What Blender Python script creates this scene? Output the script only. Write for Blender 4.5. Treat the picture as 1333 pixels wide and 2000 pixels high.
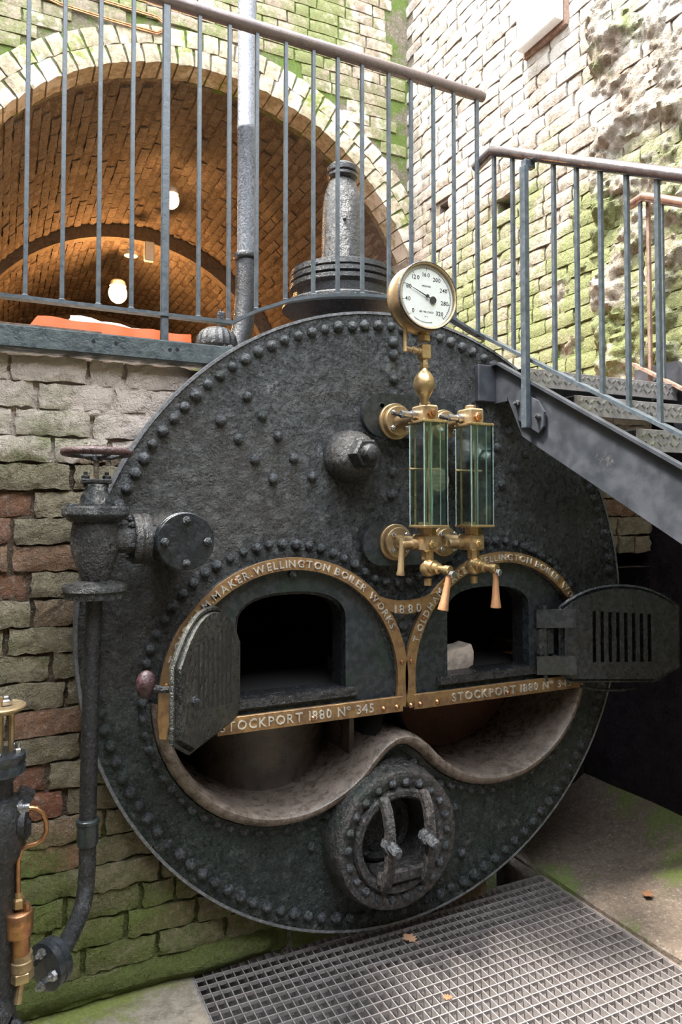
import bpy, bmesh, math, random
from math import sin, cos, pi, radians as R, sqrt, atan2, hypot
from mathutils import Vector, Matrix, noise
for o in list(bpy.data.objects): bpy.data.objects.remove(o)
S = bpy.context.scene
COL = S.collection
# ---------------------------------------------------------------- camera
# world: X along the boiler front (to the right), Y into it, Z up, floor z=0, boiler axis x=0 z=1.2
CAM = Vector((-1.3758, -2.3958, 1.5788))
cd = bpy.data.cameras.new('camera'); cam = bpy.data.objects.new('camera', cd); COL.objects.link(cam)
cd.sensor_fit = 'VERTICAL'; cd.sensor_height = 36; cd.lens = 1405/2000*36; cd.shift_y = -38.3/2000
cd.clip_start = 0.05; cd.clip_end = 100
cam.location = CAM
cam.rotation_euler = (R(90)+0.03162, 0, -0.4452)
S.camera = cam
S.view_settings.view_transform = 'Standard'; S.view_settings.look = 'None'
S.view_settings.gamma = 1; S.view_settings.use_curve_mapping = False
S.view_settings.exposure = 1.6
# ---------------------------------------------------------------- sky and sun
W = bpy.data.worlds.new('world'); S.world = W; W.use_nodes = True
bg = W.node_tree.nodes['Background']; bg.inputs[0].default_value = (0.86, 0.93, 1.0, 1); bg.inputs[1].default_value = 3.6
sl = bpy.data.lights.new('sun', 'SUN'); sl.energy = 5.0; sl.angle = R(9); sl.color = (1, .95, .86)
sun = bpy.data.objects.new('sun', sl); COL.objects.link(sun)
sun.rotation_euler = Vector((-0.55, 0.10, 1.35)).to_track_quat('Z', 'Y').to_euler()

rnd = random.Random(7)
# ---------------------------------------------------------------- materials
class NT:
    def __init__(s, name):
        s.m = bpy.data.materials.new(name); s.m.use_nodes = True; s.t = s.m.node_tree; s.n = s.t.nodes; s.n.clear()
        s.out = s.n.new('ShaderNodeOutputMaterial'); s.b = s.n.new('ShaderNodeBsdfPrincipled'); s.l(s.b.outputs[0], s.out.inputs[0])
        s.geo = s.n.new('ShaderNodeNewGeometry'); s.tc = s.n.new('ShaderNodeTexCoord')
    def l(s, a, b): s.t.links.new(a, b)
    def inp(s, i, v):
        if hasattr(v, 'links') or isinstance(v, bpy.types.NodeSocket): s.l(v, i)
        else: i.default_value = v if not (isinstance(v, tuple) and len(v) == 3 and i.type == 'RGBA') else (*v, 1)
    def noise(s, scale, detail=4, rough=.6, vec=None, dist=0):
        n = s.n.new('ShaderNodeTexNoise'); n.inputs['Scale'].default_value = scale; n.inputs['Detail'].default_value = detail
        n.inputs['Roughness'].default_value = rough; n.inputs['Distortion'].default_value = dist
        s.l(vec or s.geo.outputs['Position'], n.inputs['Vector']); return n.outputs[0]
    def vor(s, scale, vec=None, feat='F1'):
        n = s.n.new('ShaderNodeTexVoronoi'); n.feature = feat; n.inputs['Scale'].default_value = scale
        s.l(vec or s.geo.outputs['Position'], n.inputs['Vector']); return n.outputs[0]
    def ramp(s, f, lo, hi, a=0.0, b=1.0):
        n = s.n.new('ShaderNodeMapRange'); s.inp(n.inputs[0], f)
        for i, v in zip((1, 2, 3, 4), (lo, hi, a, b)): n.inputs[i].default_value = v
        n.interpolation_type = 'SMOOTHSTEP'; return n.outputs[0]
    def math(s, op, a, b=0.0):
        n = s.n.new('ShaderNodeMath'); n.operation = op; s.inp(n.inputs[0], a); s.inp(n.inputs[1], b); return n.outputs[0]
    def mix(s, f, a, b, mode='MIX'):
        n = s.n.new('ShaderNodeMix'); n.data_type = 'RGBA'; n.blend_type = mode
        s.inp(n.inputs[0], f); s.inp(n.inputs[6], a); s.inp(n.inputs[7], b); return n.outputs[2]
    def cramp(s, f, cols):
        n = s.n.new('ShaderNodeValToRGB'); e = n.color_ramp.elements
        while len(e) < len(cols): e.new(.5)
        for k, c in enumerate(cols): e[k].position = k/(len(cols)-1); e[k].color = (*c, 1)
        s.inp(n.inputs[0], f); return n.outputs[0]
    def bump(s, h, dist=.01, strength=1.0, prev=None):
        n = s.n.new('ShaderNodeBump'); n.inputs['Distance'].default_value = dist; n.inputs['Strength'].default_value = strength
        s.l(h, n.inputs['Height'])
        if prev: s.l(prev, n.inputs['Normal'])
        return n.outputs[0]
    def fin(s, col, rough=.6, metal=0.0, nrm=None, spec=None):
        s.inp(s.b.inputs['Base Color'], col); s.inp(s.b.inputs['Roughness'], rough); s.inp(s.b.inputs['Metallic'], metal)
        if spec is not None: s.b.inputs['Specular IOR Level'].default_value = spec
        if nrm: s.l(nrm, s.b.inputs['Normal'])
        return s.m
    def xyz(s):
        n = s.n.new('ShaderNodeSeparateXYZ'); s.l(s.geo.outputs['Position'], n.inputs[0]); return n.outputs

def brickmat(name, cols, moss=None, mossr=(.5, .62), lime=None, limer=(.55, .65), zmoss=None, zlime=None, bump=.006, stain=None):
    t = NT(name)
    oi = t.n.new('ShaderNodeObjectInfo')
    r = t.math('FRACT', t.math('ADD', oi.outputs['Random'], t.geo.outputs['Random Per Island']))
    n1 = t.noise(26, 5, .65); n2 = t.noise(2.1, 3, .55, dist=.4); n3 = t.noise(75, 4, .7); n4 = t.noise(4.3, 5, .6)
    c = t.cramp(r, cols)
    c = t.mix(t.ramp(n1, .35, .7), c, t.mix(.55, c, (.09, .07, .06)))
    c = t.mix(t.ramp(n3, .5, .75, 0, .5), c, (.5, .46, .4))
    z = t.xyz()
    if lime:
        f = n4
        if zlime: f = t.math('ADD', f, t.ramp(z[2], zlime[0], zlime[1], zlime[2], zlime[3]))
        c = t.mix(t.ramp(f, *limer), c, t.mix(n1, lime, tuple(v*.7 for v in lime)))
    if moss:
        f = n2
        if zmoss: f = t.math('ADD', f, t.ramp(z[2], zmoss[0], zmoss[1], zmoss[2], zmoss[3]))
        f = t.math('ADD', f, t.math('MULTIPLY', t.math('SUBTRACT', n1, .5), .35))
        c = t.mix(t.ramp(f, *mossr), c, t.cramp(n3, [tuple(v*.45 for v in moss), moss, tuple(min(1, v*1.7) for v in moss)]))
    if stain: c = t.mix(t.ramp(t.noise(1.4, 4, .6, dist=1), .56, .68, 0, .7), c, stain)
    b = t.bump(n1, bump*1.5); b = t.bump(n3, bump*.7, prev=b); b = t.bump(t.noise(190, 2), bump*.25, prev=b)
    return t.fin(c, t.ramp(n1, .3, .7, .75, .95), 0, b, .25)

def ironmat(name, a, b_, rough=.42, fine=.004, green=None, sc=60, rust=None, spec=.5, zg=None, crust=0, hi=None):
    t = NT(name)
    n1 = t.noise(sc, 5, .6); n2 = t.noise(3.2, 5, .65, dist=.6); n3 = t.noise(sc*3.2, 3, .6); n4 = t.noise(11, 4, .6)
    c = t.mix(t.ramp(n1, .35, .72), a, b_)
    c = t.mix(t.ramp(n4, .45, .75, 0, .55), c, tuple(v*.5 for v in a))
    if green:
        f = n2
        if zg: f = t.math('ADD', f, t.ramp(t.xyz()[2], *zg))
        c = t.mix(t.ramp(f, .48, .66, 0, .75), c, t.mix(n1, green, tuple(v*.35 for v in green)))
    if rust: c = t.mix(t.ramp(t.noise(5.5, 6, .7), .64, .74, 0, .8), c, rust)
    b = t.bump(n1, fine*2); b = t.bump(n3, fine, prev=b)
    if crust:  # bump, plus painted highlights on lumps and painted shade in pits
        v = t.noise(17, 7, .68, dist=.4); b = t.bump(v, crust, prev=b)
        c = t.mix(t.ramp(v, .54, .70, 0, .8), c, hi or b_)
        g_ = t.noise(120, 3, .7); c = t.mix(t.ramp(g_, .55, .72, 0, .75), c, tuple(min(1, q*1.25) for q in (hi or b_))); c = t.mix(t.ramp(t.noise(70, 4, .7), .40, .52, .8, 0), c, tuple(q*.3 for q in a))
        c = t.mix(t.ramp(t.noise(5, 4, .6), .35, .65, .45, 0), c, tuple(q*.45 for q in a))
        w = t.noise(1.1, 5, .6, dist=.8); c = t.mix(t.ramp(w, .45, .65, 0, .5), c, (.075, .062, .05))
    return t.fin(c, t.ramp(n1, .3, .75, rough*.7, rough*1.5), 0, b, spec)

def metalmat(name, col, rough=.3, dark=None, metal=1.0, fine=.0008):
    t = NT(name); n1 = t.noise(30, 4, .6); n2 = t.noise(140, 3)
    c = t.mix(t.ramp(n1, .35, .7), col, dark or tuple(v*.6 for v in col))
    return t.fin(c, t.ramp(n1, .3, .7, rough*.8, rough*1.5), metal, t.bump(n2, fine))

def plain(name, col, rough=.6, metal=0.0, emit=0):
    t = NT(name); n1 = t.noise(45, 3)
    m = t.fin(t.mix(t.ramp(n1, .3, .7, 0, .35), col, tuple(v*.75 for v in col)), rough, metal)
    if emit: t.b.inputs['Emission Color'].default_value = (*col, 1); t.b.inputs['Emission Strength'].default_value = emit
    return m

M = {}
M['brick_left'] = brickmat('brick_left', [(.20, .17, .11), (.27, .23, .15), (.32, .27, .18), (.22, .19, .12), (.30, .16, .10)], moss=(.15, .18, .055), mossr=(.48, .82), zmoss=(.2, 1.7, .14, -.04),
                           lime=(.78, .66, .58), limer=(.54, .66), zlime=(1.66, 1.86, -.35, .34), bump=.014)
M['mortar_left'] = brickmat('mortar_left', [(.10, .075, .055), (.13, .09, .06)], moss=(.11, .13, .04), mossr=(.5, .7), zmoss=(.2, 1.5, .2, -.15), lime=(.78, .66, .58), limer=(.5, .6), zlime=(1.66, 1.86, -.5, .4), bump=.014)
M['brick_red'] = brickmat('brick_red', [(.27, .09, .045), (.24, .12, .07), (.2, .09, .06)], bump=.012)
M['brick_back'] = brickmat('brick_back', [(.34, .26, .18), (.42, .33, .25), (.28, .23, .16), (.38, .28, .21)], moss=(.19, .20, .08), mossr=(.43, .62), lime=(.68, .6, .5), limer=(.52, .62))
M['mortar_back'] = brickmat('mortar_back', [(.16, .13, .09), (.2, .16, .11)], moss=(.10, .14, .03), mossr=(.46, .58))
M['voussoir'] = brickmat('voussoir', [(.46, .37, .24), (.54, .45, .32), (.42, .35, .22)], moss=(.24, .28, .06), mossr=(.56, .68), lime=(.72, .65, .55), limer=(.5, .6))
M['brick_right'] = brickmat('brick_right', [(.42, .36, .29), (.48, .42, .34), (.38, .31, .25), (.46, .38, .31)], moss=(.22, .235, .105), mossr=(.44, .70), zmoss=(2.6, 4.4, .17, -.16), lime=(.60, .55, .49), limer=(.5, .66), zlime=(3, 4.6, -.05, .12), bump=.009)
M['mortar_right'] = brickmat('mortar_right', [(.24, .19, .15), (.28, .23, .18)], moss=(.16, .2, .06), mossr=(.46, .6), zmoss=(2.4, 4.3, .1, -.16), bump=.012)
M['render_right'] = brickmat('render_right', [(.45, .38, .3), (.5, .42, .33)], moss=(.20, .22, .09), mossr=(.46, .66), zmoss=(2.4, 4.3, .09, -.1), lime=(.68, .62, .54), limer=(.46, .6), bump=.02, stain=(.25, .15, .10))
M['vault'] = brickmat('vault', [(.19, .15, .12), (.23, .185, .15), (.15, .12, .095), (.20, .15, .12)], lime=(.32, .26, .20), limer=(.54, .7), stain=(.06, .05, .045), bump=.016)
M['vault_mortar'] = brickmat('vault_mortar', [(.08, .055, .04), (.10, .07, .05)], bump=.01)
M['sooty_brick'] = ironmat('sooty_brick', (.014, .011, .014), (.03, .022, .027), .8, .01, sc=14, spec=.1)  # near-black colour carries the shade beneath the stairs
M['stone'] = brickmat('stone', [(.36, .31, .24), (.40, .34, .27)], moss=(.24, .27, .08), mossr=(.5, .64), bump=.008, stain=(.2, .16, .12))
M['kerb'] = brickmat('kerb', [(.17, .13, .10), (.20, .155, .12)], moss=(.15, .18, .06), mossr=(.56, .68), bump=.008)
M['pit'] = brickmat('pit', [(.16, .15, .15), (.2, .19, .19)], bump=.02)
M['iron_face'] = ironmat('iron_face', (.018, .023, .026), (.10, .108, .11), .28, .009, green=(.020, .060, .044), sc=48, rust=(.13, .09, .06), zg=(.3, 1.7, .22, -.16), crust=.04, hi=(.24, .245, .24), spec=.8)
M['iron_rivet'] = ironmat('iron_rivet', (.03, .034, .04), (.16, .165, .18), .28, .006, green=(.04, .06, .045), sc=90)
M['iron_rim'] = ironmat('iron_rim', (.13, .13, .14), (.24, .24, .25), .45, .003, sc=80, rust=(.25, .13, .08))
M['iron_black'] = ironmat('iron_black', (.014, .014, .016), (.036, .037, .041), .2, .0016, sc=110)
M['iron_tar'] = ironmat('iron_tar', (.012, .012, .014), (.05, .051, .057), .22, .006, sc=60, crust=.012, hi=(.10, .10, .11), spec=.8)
M['iron_smooth'] = ironmat('iron_smooth', (.020, .024, .028), (.042, .047, .053), .26, .0006, green=(.03, .05, .04), sc=40)
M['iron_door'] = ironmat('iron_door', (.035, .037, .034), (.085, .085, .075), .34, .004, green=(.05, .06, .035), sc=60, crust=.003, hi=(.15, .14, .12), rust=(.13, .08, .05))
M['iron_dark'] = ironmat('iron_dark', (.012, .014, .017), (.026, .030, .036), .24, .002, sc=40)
M['iron_lip'] = ironmat('iron_lip', (.13, .10, .08), (.27, .215, .18), .30, .003, sc=34)
M['iron_drum'] = ironmat('iron_drum', (.07, .055, .045), (.13, .10, .085), .34, .001, sc=20, rust=(.25, .2, .15))
M['iron_red'] = ironmat('iron_red', (.08, .03, .02), (.16, .06, .04), .6, .002)
M['soot'] = plain('soot', (.012, .011, .011), .9)  # black for flue soot and for painted shade in slots and holes
M['paint_rail'] = ironmat('paint_rail', (.06, .075, .088), (.095, .11, .125), .38, .0006, sc=50, rust=(.10, .08, .08))
M['paint_stair'] = ironmat('paint_stair', (.042, .046, .055), (.068, .072, .085), .4, .0005, sc=14, rust=(.16, .15, .15))
M['paint_beam'] = ironmat('paint_beam', (.035, .05, .055), (.075, .09, .09), .45, .002, sc=30, rust=(.2, .2, .18))
M['handrail'] = metalmat('handrail', (.20, .155, .14), .28, (.15, .115, .11), .3)
M['handrail_worn'] = metalmat('handrail_worn', (.22, .19, .19), .2, (.14, .11, .11), .6)
M['copper_rail'] = metalmat('copper_rail', (.36, .22, .16), .25, (.2, .12, .1), .5)
M['pipe_bare'] = ironmat('pipe_bare', (.09, .095, .11), (.22, .225, .25), .33, .0015, sc=90)
M['brass'] = metalmat('brass', (.50, .37, .21), .40, (.30, .215, .125), .8)
M['brass_band'] = metalmat('brass_band', (.40, .25, .12), .38, (.22, .13, .075), .7, .0015)
M['brass_bright'] = metalmat('brass_bright', (.60, .43, .22), .30, (.38, .26, .13), .85)
M['copper'] = metalmat('copper', (.48, .24, .11), .28, (.30, .15, .08), .85)
M['copper_handle'] = metalmat('copper_handle', (.55, .29, .15), .45, (.40, .2, .1), .5)
M['letters'] = metalmat('letters', (.75, .73, .70), .3, (.45, .42, .38), .6)
M['chrome'] = metalmat('chrome', (.55, .55, .57), .22, (.32, .32, .34), .9)
M['chequer'] = metalmat('chequer', (.36, .33, .32), .42, (.22, .2, .2), .35)
M['grate'] = metalmat('grate', (.38, .345, .34), .42, (.25, .22, .21), .35)
M['rust_edge'] = metalmat('rust_edge', (.30, .2, .15), .7, (.18, .1, .07), .1)
M['dial'] = plain('dial', (.68, .70, .66), .35)
M['ink'] = plain('ink', (.02, .02, .02), .5)
M['white'] = plain('white', (.8, .79, .77), .45)
M['leaf'] = plain('leaf', (.62, .36, .22), .7)
M['leaf_dark'] = plain('leaf_dark', (.26, .12, .06), .7)
M['tarp'] = plain('tarp', (.70, .095, .008), .5)
M['firebrick'] = brickmat('firebrick', [(.62, .5, .42), (.66, .54, .46)], bump=.004)
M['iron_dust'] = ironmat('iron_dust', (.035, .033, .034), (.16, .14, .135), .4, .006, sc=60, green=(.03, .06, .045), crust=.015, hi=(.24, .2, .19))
M['wood_handle'] = ironmat('wood_handle', (.035, .016, .018), (.09, .045, .05), .3, .002, sc=60)
M['wheel_red'] = ironmat('wheel_red', (.035, .016, .018), (.12, .06, .055), .35, .002, sc=90)
M['bulb'] = plain('bulb', (1.0, .55, .2), .5, 0, 14)
t = NT('glass'); t.fin((.80, .94, .89), .09); t.b.inputs['Transmission Weight'].default_value = 1; t.b.inputs['IOR'].default_value = 1.45; M['glass'] = t.m
t = NT('glass_edge'); t.fin((.72, .92, .87), .08); t.b.inputs['Transmission Weight'].default_value = .75; t.b.inputs['IOR'].default_value = 1.3; M['glass_edge'] = t.m

# ---------------------------------------------------------------- mesh builder
def frame(axis):
    a = Vector(axis).normalized(); u = a.orthogonal().normalized(); return a, u, a.cross(u)
class B:
    def __init__(s): s.v = []; s.f = []
    def add(s, vs, fs):
        o = len(s.v); s.v += [tuple(p) for p in vs]; s.f += [tuple(i+o for i in f) for f in fs]; return s
    def box(s, c, d, rot=None):
        x, y, z = d[0]/2, d[1]/2, d[2]/2
        p = [Vector((a*x, b*y, e*z)) for a in (-1, 1) for b in (-1, 1) for e in (-1, 1)]
        if rot: p = [rot @ q for q in p]
        c = Vector(c)
        return s.add([q+c for q in p], [(0, 1, 3, 2), (4, 6, 7, 5), (0, 4, 5, 1), (2, 3, 7, 6), (0, 2, 6, 4), (1, 5, 7, 3)])
    def bbox(s, c, d, bev=.004):      # box with chamfered edges
        c = Vector(c); h = Vector(d)/2; bev = min(bev, min(h)*.9)
        bm = bmesh.new(); bmesh.ops.create_cube(bm, size=1)
        for v in bm.verts: v.co = Vector((v.co.x*d[0], v.co.y*d[1], v.co.z*d[2]))
        bmesh.ops.bevel(bm, geom=bm.edges[:], offset=bev, segments=1, affect='EDGES')
        bm.verts.index_update()
        s.add([v.co+c for v in bm.verts], [[v.index for v in f.verts] for f in bm.faces]); bm.free(); return s
    def lathe(s, o, axis, prof, n=20, cap=True, ref=None, sx=1.0, a0=0.0):   # prof: (radius, height)
        a, u, w = frame(axis); o = Vector(o)
        if ref is not None: u = (Vector(ref)-a*Vector(ref).dot(a)).normalized(); w = a.cross(u)
        vs = []; fs = []
        for r, h in prof:
            for k in range(n):
                t_ = a0+2*pi*k/n; vs.append(o+a*h+(u*cos(t_)*sx+w*sin(t_))*r)
        for j in range(len(prof)-1):
            for k in range(n): k2 = (k+1) % n; fs.append((j*n+k, j*n+k2, (j+1)*n+k2, (j+1)*n+k))
        if cap: fs.append(tuple(range(n-1, -1, -1))); fs.append(tuple((len(prof)-1)*n+k for k in range(n)))
        return s.add(vs, fs)
    def cyl(s, p, q, r, n=16, r2=None):
        p = Vector(p); q = Vector(q); L = (q-p).length; return s.lathe(p, q-p, [(r, 0), (r if r2 is None else r2, L)], n)
    def disc(s, o, axis, r, h, n=28, bev=.002):
        return s.lathe(o, axis, [(r-bev, 0), (r, bev), (r, h-bev), (r-bev, h)], n)
    def hexn(s, o, axis, r, h, a0=.3): return s.lathe(o, axis, [(r, 0), (r, h*.8), (r*.8, h)], 6, a0=a0)
    def bolt(s, o, axis, r=.009, h=.008, stud=.008):
        s.hexn(o, axis, r, h, rnd.random()); a = Vector(axis).normalized(); return s.lathe(Vector(o)+a*h*.9, axis, [(r*.5, 0), (r*.5, stud), (r*.35, stud+.002)], 8)
    def tube(s, pts, r, n=10, closed=False, cap=True, square=False, up=None):
        P = [Vector(p) for p in pts]; N = len(P); vs = []; fs = []; u = None
        for i in range(N):
            if closed: d = P[(i+1) % N]-P[i-1]
            else: d = P[min(i+1, N-1)]-P[max(i-1, 0)]
            d.normalize()
            if up is not None: u = (Vector(up)-d*Vector(up).dot(d)).normalized()
            elif u is None: u = d.orthogonal().normalized()
            else: u = (u-d*u.dot(d)).normalized()
            w = d.cross(u); rr = r[i] if isinstance(r, list) else r
            if square:
                k = 1.0
                if 0 < i < N-1:
                    c_ = (P[i+1]-P[i]).normalized().dot((P[i]-P[i-1]).normalized()); k = 1/max(.5, sqrt((1+c_)/2))
                hx, hy = rr if isinstance(rr, tuple) else (rr, rr)
                for a, b in ((-1, -1), (1, -1), (1, 1), (-1, 1)): vs.append(P[i]+u*a*hx*k+w*b*hy)
                n = 4
            else:
                for k in range(n): t_ = 2*pi*k/n; vs.append(P[i]+(u*cos(t_)+w*sin(t_))*rr)
        for i in range(N if closed else N-1):
            j = (i+1) % N
            for k in range(n): k2 = (k+1) % n; fs.append((i*n+k, i*n+k2, j*n+k2, j*n+k))
        if cap and not closed: fs.append(tuple(range(n-1, -1, -1))); fs.append(tuple((N-1)*n+k for k in range(n)))
        return s.add(vs, fs)
    def bar(s, p, q, a, b=None, up=(0, 0, 1)): return s.tube([p, q], (a/2, (b or a)/2), square=True, up=up)
    def loft(s, rows, closed=False):
        n = len(rows[0]); vs = [p for r in rows for p in r]; fs = []
        for i in range(len(rows)-1):
            for k in range(n if closed else n-1): k2 = (k+1) % n; fs.append((i*n+k, i*n+k2, (i+1)*n+k2, (i+1)*n+k))
        return s.add(vs, fs)
    def prism(s, pts, y0, y1, mp=lambda x, y, z: (x, y, z)):   # convex or simple polygon in x,z extruded in y
        n = len(pts); vs = [mp(x, y0, z) for x, z in pts]+[mp(x, y1, z) for x, z in pts]
        return s.add(vs, [tuple(range(n)), tuple(range(2*n-1, n-1, -1))]+[(k, (k+1) % n, n+(k+1) % n, n+k) for k in range(n)])
    def sphere(s, c, r, n=12, m=8, sc=(1, 1, 1)):
        vs = []; fs = []
        for j in range(m+1):
            ph = pi*j/m
            for k in range(n): t_ = 2*pi*k/n; vs.append((c[0]+r*sc[0]*sin(ph)*cos(t_), c[1]+r*sc[1]*sin(ph)*sin(t_), c[2]+r*sc[2]*cos(ph)))
        for j in range(m):
            for k in range(n): k2 = (k+1) % n; fs.append((j*n+k, (j+1)*n+k, (j+1)*n+k2, j*n+k2))
        return s.add(vs, fs)
    def mesh(s, name, mat, off=Vector((0, 0, 0)), smooth=40, fix=True):
        me = bpy.data.meshes.new(name); me.from_pydata([tuple(Vector(p)-off) for p in s.v], [], s.f)
        if fix:
            bm = bmesh.new(); bm.from_mesh(me); bmesh.ops.recalc_face_normals(bm, faces=bm.faces[:]); bm.to_mesh(me); bm.free()
        me.materials.append(mat)
        if smooth:
            me.polygons.foreach_set('use_smooth', [True]*len(me.polygons)); me.set_sharp_from_angle(angle=R(smooth))
        me.update(); return me
    def build(s, name, mat, parent=None, smooth=40, label=None, kind=None, fix=True):
        return link(name, s.mesh(name, M[mat], wpos(parent), smooth, fix), parent, label, kind)
def wpos(o):
    p = Vector((0, 0, 0))
    while o: p = p+o.location; o = o.parent
    return p
def link(name, me, parent=None, label=None, kind=None, loc=None):
    o = bpy.data.objects.new(name, me); COL.objects.link(o); o.parent = parent
    if loc is not None: o.location = loc
    if label: o['label'] = label
    if kind: o['kind'] = kind
    return o
def thing(name, label, cat, loc=(0, 0, 0), group=None):
    o = link(name, None, None, label); o.location = loc; o['category'] = cat; o.empty_display_size = .05
    if group: o['group'] = group
    return o
def tag(o, label, cat, group=None):
    o['label'] = label; o['category'] = cat
    if group: o['group'] = group
    return o
def copies(name, me, parent, locs, rots=None, label=None):
    base = wpos(parent); r = []
    for i, p in enumerate(locs):
        o = bpy.data.objects.new(name, me); COL.objects.link(o); o.parent = parent; o.location = Vector(p)-base
        if rots: o.rotation_euler = rots[i]
        r.append(o)
    return r
# flat plate in the XZ plane with holes, extruded in Y
def plate(outline, holes, y0, y1):
    cu = bpy.data.curves.new('tmp', 'CURVE'); cu.dimensions = '2D'; cu.fill_mode = 'BOTH'; cu.extrude = abs(y1-y0)/2
    for pts in [outline]+holes:
        sp = cu.splines.new('POLY'); sp.points.add(len(pts)-1); sp.use_cyclic_u = True
        for i, (x, z) in enumerate(pts): sp.points[i].co = (x, z, 0, 1)
    ob = bpy.data.objects.new('tmp', cu); me = bpy.data.meshes.new_from_object(ob)
    b = B(); ym = (y0+y1)/2
    b.add([(v.co.x, ym+v.co.z, v.co.y) for v in me.vertices], [tuple(p.vertices) for p in me.polygons])
    bpy.data.objects.remove(ob); bpy.data.curves.remove(cu); bpy.data.meshes.remove(me); return b
_gl = {}
def glyph(ch, ext=.12, off=0.0):
    k = (ch, ext, off)
    if k not in _gl:
        cu = bpy.data.curves.new('tmp', 'FONT'); cu.body = ch; cu.size = 1; cu.extrude = ext/2; cu.resolution_u = 2; cu.offset = off
        ob = bpy.data.objects.new('tmp', cu); me = bpy.data.meshes.new_from_object(ob)
        vs = [v.co.copy() for v in me.vertices]; fs = [tuple(p.vertices) for p in me.polygons]
        w = max([v.x for v in vs], default=.3); x0 = min([v.x for v in vs], default=0)
        _gl[k] = (vs, fs, x0, w); bpy.data.objects.remove(ob); bpy.data.curves.remove(cu); bpy.data.meshes.remove(me)
    return _gl[k]
class Pieces:      # collects shapes that each become a part of their own
    def __init__(s): s.p = []
    def add(s, vs, fs): s.p.append(B().add(vs, fs)); return s
    def __getattr__(s, k):
        if k.startswith('__'): raise AttributeError(k)
        def f(*a, **kw):
            b = B(); getattr(b, k)(*a, **kw); s.p.append(b); return s
        return f
    def build(s, name, mat, parent=None, smooth=40, **kw):
        for b in s.p: o = b.build(name, mat, parent, smooth, **kw)
        return o
def text(b, s_, size, place, total=None, ext=.12, off=0.0, xs=1.0):
    """place(d) -> origin, right, up, out for arc length d; centred glyph by glyph"""
    ws = [(glyph(c, ext, off)[3]-glyph(c, ext, off)[2]+.13)*xs if c != ' ' else .38*xs for c in s_]
    k = total/sum(ws) if total else size
    d = 0
    for c, w in zip(s_, ws):
        if c != ' ':
            vs, fs, x0, x1 = glyph(c, ext, off); o, r, u, n = place(d+w*k/2); xm = (x0+x1)/2
            kk = min(size, k/ .9)*xs
            b.add([o+r*(v.x-xm)*kk+u*(v.y-.35)*size+n*(v.z*size) for v in vs], fs)
        d += w*k
    return b
XA, YA, ZA = Vector((1, 0, 0)), Vector((0, 1, 0)), Vector((0, 0, 1))
# ---------------------------------------------------------------- brickwork
def brick_mesh(L, H, D, seed, nx=5, nz=3, amp=.004, rnd_=.004):
    r = random.Random(seed); b = B(); g = []
    sk = r.uniform(-.004, .004)
    for j in range(nz+1):
        for i in range(nx+1):
            x = -L/2+L*i/nx; z = -H/2+H*j/nz; e = (i in (0, nx))+(j in (0, nz))
            y = -D/2+e*rnd_+r.uniform(-amp, amp)
            if e: x += r.uniform(-amp, amp)*.8-(x/L)*amp; z += r.uniform(-amp, amp)*.8
            g.append((x, y, z+sk*x/L*2))
    n = nx+1; fs = [(j*n+i, j*n+i+1, (j+1)*n+i+1, (j+1)*n+i) for j in range(nz) for i in range(nx)]
    ring = [i for i in range(n)]+[j*n+nx for j in range(1, nz+1)]+[nz*n+i for i in range(nx-1, -1, -1)]+[j*n for j in range(nz-1, 0, -1)]
    o = len(g); g += [(g[k][0], D/2, g[k][2]) for k in ring]; m = len(ring)
    fs += [(ring[k], o+k, o+(k+1) % m, ring[(k+1) % m]) for k in range(m)]
    b.add(g, fs); return b
def lay(parent, origin, ang, u0, u1, z0, z1, keep, mats, course=.087, gap=.008, D=.10, seed=1, fine=(5, 3), amp=.004, limit=300, jit=.006, cull=None):
    """courses of bricks on a vertical face; u runs along (cos ang, sin ang), face looks to local -Y"""
    r = random.Random(seed); ux = Vector((cos(ang), sin(ang), 0)); ny = Vector((-sin(ang), cos(ang), 0)); origin = Vector(origin)
    H = course-gap; Ls = (.228, .107, .17); var = {L: [brick_mesh(L-gap*.2, H, D, seed*100+k+int(L*1000), *(fine if L > .15 else (max(2, fine[0]//2), fine[1])), amp) for k in range(6)] for L in Ls}
    meshes = {}; slots = []; j = 0; z = z0
    while z < z1:
        u = u0-(.12 if j % 2 else 0)-r.uniform(0, .02)
        while u < u1:
            L = .107 if r.random() < .16 else (.17 if r.random() < .1 else .228)
            uc = u+L/2; zc = z+course/2; m = keep(uc, zc, L)
            if m: slots.append((uc, zc, L, m if isinstance(m, str) else mats))
            u += L+gap
        z += course; j += 1
    def pos(uc, zc): return origin+ux*uc+ZA*zc+ny*(D/2-.012)
    slots.sort(key=lambda s: (pos(s[0], s[1])-CAM).length)
    if cull: slots.sort(key=lambda s: cull(s[0], s[1]))
    rest = {}
    base = wpos(parent)
    for i, (uc, zc, L, m) in enumerate(slots):
        k = r.randrange(6); p = pos(uc, zc)+ny*r.uniform(-jit, jit)
        rot = Matrix.Rotation(ang+r.uniform(-.015, .015), 3, 'Z') @ Matrix.Rotation(r.uniform(-.012, .012), 3, 'Y')
        if m == 'brick_red': p = p+ny*r.uniform(.006, .018)
        if i < limit:
            key = (L, k, m)
            if key not in meshes: meshes[key] = var[L][k].mesh('brick', M[m], smooth=50)
            o = bpy.data.objects.new('brick', meshes[key]); COL.objects.link(o); o.parent = parent
            o.location = p-base; o.rotation_euler = rot.to_euler()
        else:
            b = rest.setdefault(m, B()); b.add([rot @ Vector(v)+p for v in var[L][k].v], var[L][k].f)
    for m, b in rest.items(): b.build('further_bricks', m, parent, 50, kind='stuff')
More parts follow.
